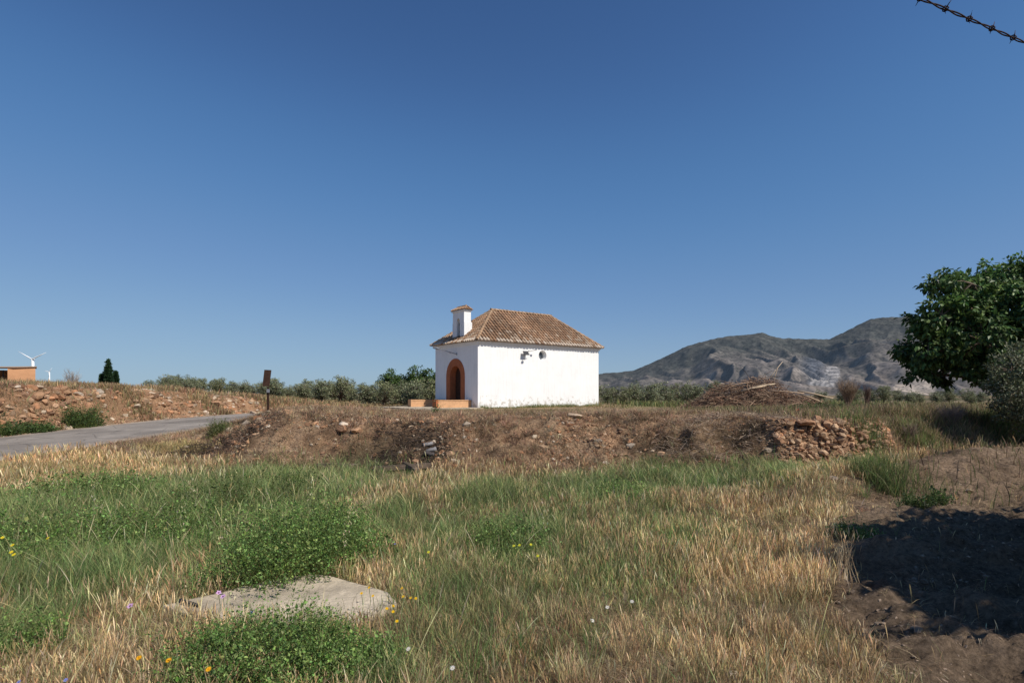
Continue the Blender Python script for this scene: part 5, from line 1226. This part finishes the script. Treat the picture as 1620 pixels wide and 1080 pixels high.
# ------------------------------------------------------------------ FARM SHED, TURBINES
FY = 62.
def fx(px): return (px - 810) / F * FY
def fz(py): return CZ - (py - 621) / F * FY
sh = empty('farm_shed', (fx(20), FY, fz(612)), math.radians(40)); tag(sh, 'low ochre farm shed with a dark open bay at the far left edge', 'shed')
z0 = 0; zt = fz(580) - fz(612); xr = 1.9; xm_ = -.4; xl = -6
q = MB(); q.add([(xm_, -.5, -.5), (xr, 0, -.5), (xr, 6, -.5), (xm_, 6, -.5), (xm_, -.5, zt - .12), (xr, 0, zt), (xr, 6, zt), (xm_, 6, zt - .12)], [(0, 1, 5, 4), (1, 2, 6, 5), (2, 3, 7, 6), (3, 0, 4, 7), (4, 5, 6, 7)])
q.box((xl, 1.2, -.5), (xm_ - .01, 6, .75)); q.box((xl, 3.2, .76), (xm_ - .01, 6, zt - .3)); q.build('wall', surf('faded_orange_render', (.56, .30, .16), .92, (.82, 1.1), 1.2, .2, 20), sh)
q = MB(); q.add([(xl, -.6, zt - .33), (xm_ + .5, -.6, zt - .1), (xr + .12, -.12, zt + .02), (xr + .12, 6.1, zt + .02), (xl, 6.1, zt - .1)], [(0, 1, 2, 3, 4)]); q.add([(xl, -.6, zt - .18), (xm_ + .5, -.6, zt + .02), (xr + .12, -.12, zt + .12), (xr + .12, 6.1, zt + .12), (xl, 6.1, zt + .05)], [(0, 1, 2, 3, 4)])
q.add([(xl, -.6, zt - .33), (xm_ + .5, -.6, zt - .1), (xr + .12, -.12, zt + .02), (xr + .12, 6.1, zt + .02), (xl, -.6, zt - .18), (xm_ + .5, -.6, zt + .02), (xr + .12, -.12, zt + .12), (xr + .12, 6.1, zt + .12)], [(0, 1, 5, 4), (1, 2, 6, 5), (2, 3, 7, 6)]); q.build('roof', surf('grey_sheet_roof', (.36, .27, .21), .8, (.8, 1.1), 2, .1, 30), sh)
q = MB(); 
for xx in np.linspace(xl, xm_ - .4, 6): q.box((xx - .06, 1.25, .75), (xx + .06, 1.37, zt - .35))
q.build('post', M['dark'], sh)
def turbine(px, py, Y, bl_len, lab, angs, hub_r=1.6):
    X = (px - 810) / F * Y; zh = CZ - (py - 621) / F * Y; zg = -8.; r_ = empty('wind_turbine', (X, Y, zg)); tag(r_, lab, 'wind turbine', 'white wind turbines on the horizon')
    q = MB(); q.tube([(0, 3, 0), (0, 3, (zh - zg) * .5), (0, 3, zh - zg)], [hub_r * 1.5, hub_r * 1.25, hub_r * .9], 12); q.build('tower', M['turbine'], r_, True)
    q = MB(); q.tube([(0, -2.0, zh - zg), (0, 0, zh - zg + .2), (0, 7, zh - zg + .2)], [hub_r * .5, hub_r, hub_r * .8], 10); q.build('nacelle', M['turbine'], r_, True)
    for a in angs:
        c, s_ = math.cos(math.radians(a)), math.sin(math.radians(a)); q = MB()
        pts = [(c * t * bl_len, -1.2, zh - zg + s_ * t * bl_len) for t in (0, .1, .25, .6, 1)]; q.tube(pts, [hub_r * .35, hub_r * .5, hub_r * .62, hub_r * .4, hub_r * .12], 6); q.build('blade', M['turbine'], r_, True)
turbine(51, 568, 1500, 42, 'larger white wind turbine rising behind the ochre shed', (150, 25, 270), 2.6)
turbine(77.5, 588, 3000, 27, 'small distant wind turbine to the right of the larger one', (165, 50, 275), 2.6)

# ------------------------------------------------------------------ BARBED WIRE overhead at the right
wr = empty('barbed_wire', (1.01, 1.38, 2.0)); tag(wr, 'dark rusty barbed wire strand crossing the sky in the top right corner', 'barbed wire')
def wp(s_):   # along the strand, slight sag; s in metres from the left point in view
    d = Vector((.385, .17, 0)); d.normalize(); return d * s_ + Vector((0, 0, .006 * math.sin(s_ * 3) + .004 * s_ * s_ * .2 - .003))
q = MB()
for ph in (0, math.pi):
    pts = []
    for i in range(-120, 400):
        s_ = i * .011; p = wp(s_); a = s_ * 46 + ph; pts.append(p + Vector((.0 * a, -.2 * math.cos(a) * .0026, .0026 * math.sin(a))) + Vector((-.0026 * math.cos(a) * .4, .0026 * math.cos(a) * .9, 0)))
    q.tube(pts, .0017, 6)
q.build('strand', M['rust'], wr, True)
for i in range(-11, 42):
    s_ = .068 + i * .1; p = wp(s_); q = MB(); d = (wp(s_ + .01) - p).normalized(); up = Vector((0, 0, 1)); sd = d.cross(up)
    pts = [p + d * (-.006 + .0012 * k) + (up * math.sin(k * .9) + sd * math.cos(k * .9)) * .0058 for k in range(11)]
    e1 = pts[0] + (up * .016 + d * rng.normal(0, .005) + sd * rng.normal(0, .006)); e2 = pts[-1] + (up * -.013 - d * .004 + sd * rng.normal(0, .006))
    q.tube([e1] + pts + [e2], [.0004, ] + [.0016] * 11 + [.0004], 5); q.build('barb', M['rust'], wr, True)

# ------------------------------------------------------------------ CAMERA, LIGHT, SKY
cam = bpy.data.cameras.new('camera'); co_ = bpy.data.objects.new('camera', cam); COL.objects.link(co_); S.camera = co_
co_.location = (0, 0, CZ); co_.rotation_euler = (math.radians(90), 0, 0); cam.lens = 20; cam.sensor_width = 36; cam.shift_y = 81 / 1620; cam.clip_start = .05; cam.clip_end = 30000
sd_ = bpy.data.lights.new('sun', 'SUN'); sd_.energy = 5.0; sd_.angle = math.radians(.53); sd_.color = (1, .93, .83)
so_ = bpy.data.objects.new('sun', sd_); COL.objects.link(so_); sv = Vector((SUN_H[0] * math.cos(SUN_EL), SUN_H[1] * math.cos(SUN_EL), math.sin(SUN_EL))); so_.rotation_euler = sv.to_track_quat('Z', 'Y').to_euler(); so_.location = (20, -10, 30)
wd_ = bpy.data.worlds.new('World'); S.world = wd_; wd_.use_nodes = True; nt = wd_.node_tree; nt.nodes.clear()
out = nt.nodes.new('ShaderNodeOutputWorld'); bg_ = nt.nodes.new('ShaderNodeBackground'); sk = nt.nodes.new('ShaderNodeTexSky'); sk.sky_type = 'NISHITA'; sk.sun_disc = False
sk.sun_elevation = SUN_EL; sk.sun_rotation = math.atan2(SUN_H[0], SUN_H[1]); sk.altitude = 900; sk.air_density = 1.0; sk.dust_density = .2; sk.ozone_density = 4.0
dv = nt.nodes.new('ShaderNodeVectorMath'); dv.operation = 'SCALE'; dv.inputs['Scale'].default_value = 1 / 12; nt.links.new(sk.outputs[0], dv.inputs[0])
cv = nt.nodes.new('ShaderNodeRGBCurve'); nt.links.new(dv.outputs[0], cv.inputs['Color'])      # film-like tone curve of the clear sky
for ch_, pts_ in enumerate((((.3, .012), (.705, .042), (1.145, .084), (2.2, .165), (4.66, .275)), ((.6, .04), (1.31, .108), (2.07, .203), (3.6, .30), (6.73, .43)), ((1.3, .11), (2.65, .275), (3.85, .43), (5.4, .52), (7.42, .59)))):
    c_ = cv.mapping.curves[ch_]; c_.points[0].location = (0, 0); c_.points[1].location = (1, (.36, .52, .68)[ch_])
    for (a_1, b_1) in pts_: c_.points.new(a_1 / 12, b_1)
cv.mapping.update()
up_ = nt.nodes.new('ShaderNodeVectorMath'); up_.operation = 'SCALE'; up_.inputs['Scale'].default_value = 10; nt.links.new(cv.outputs[0], up_.inputs[0])
nt.links.new(up_.outputs[0], bg_.inputs[0]); bg_.inputs[1].default_value = .1; nt.links.new(bg_.outputs[0], out.inputs[0])
S.view_settings.view_transform = 'Standard'; S.view_settings.look = 'None'; S.view_settings.exposure = 0
S.cycles.max_bounces = 5; S.cycles.diffuse_bounces = 3; S.cycles.transparent_max_bounces = 4; S.cycles.use_denoising = True
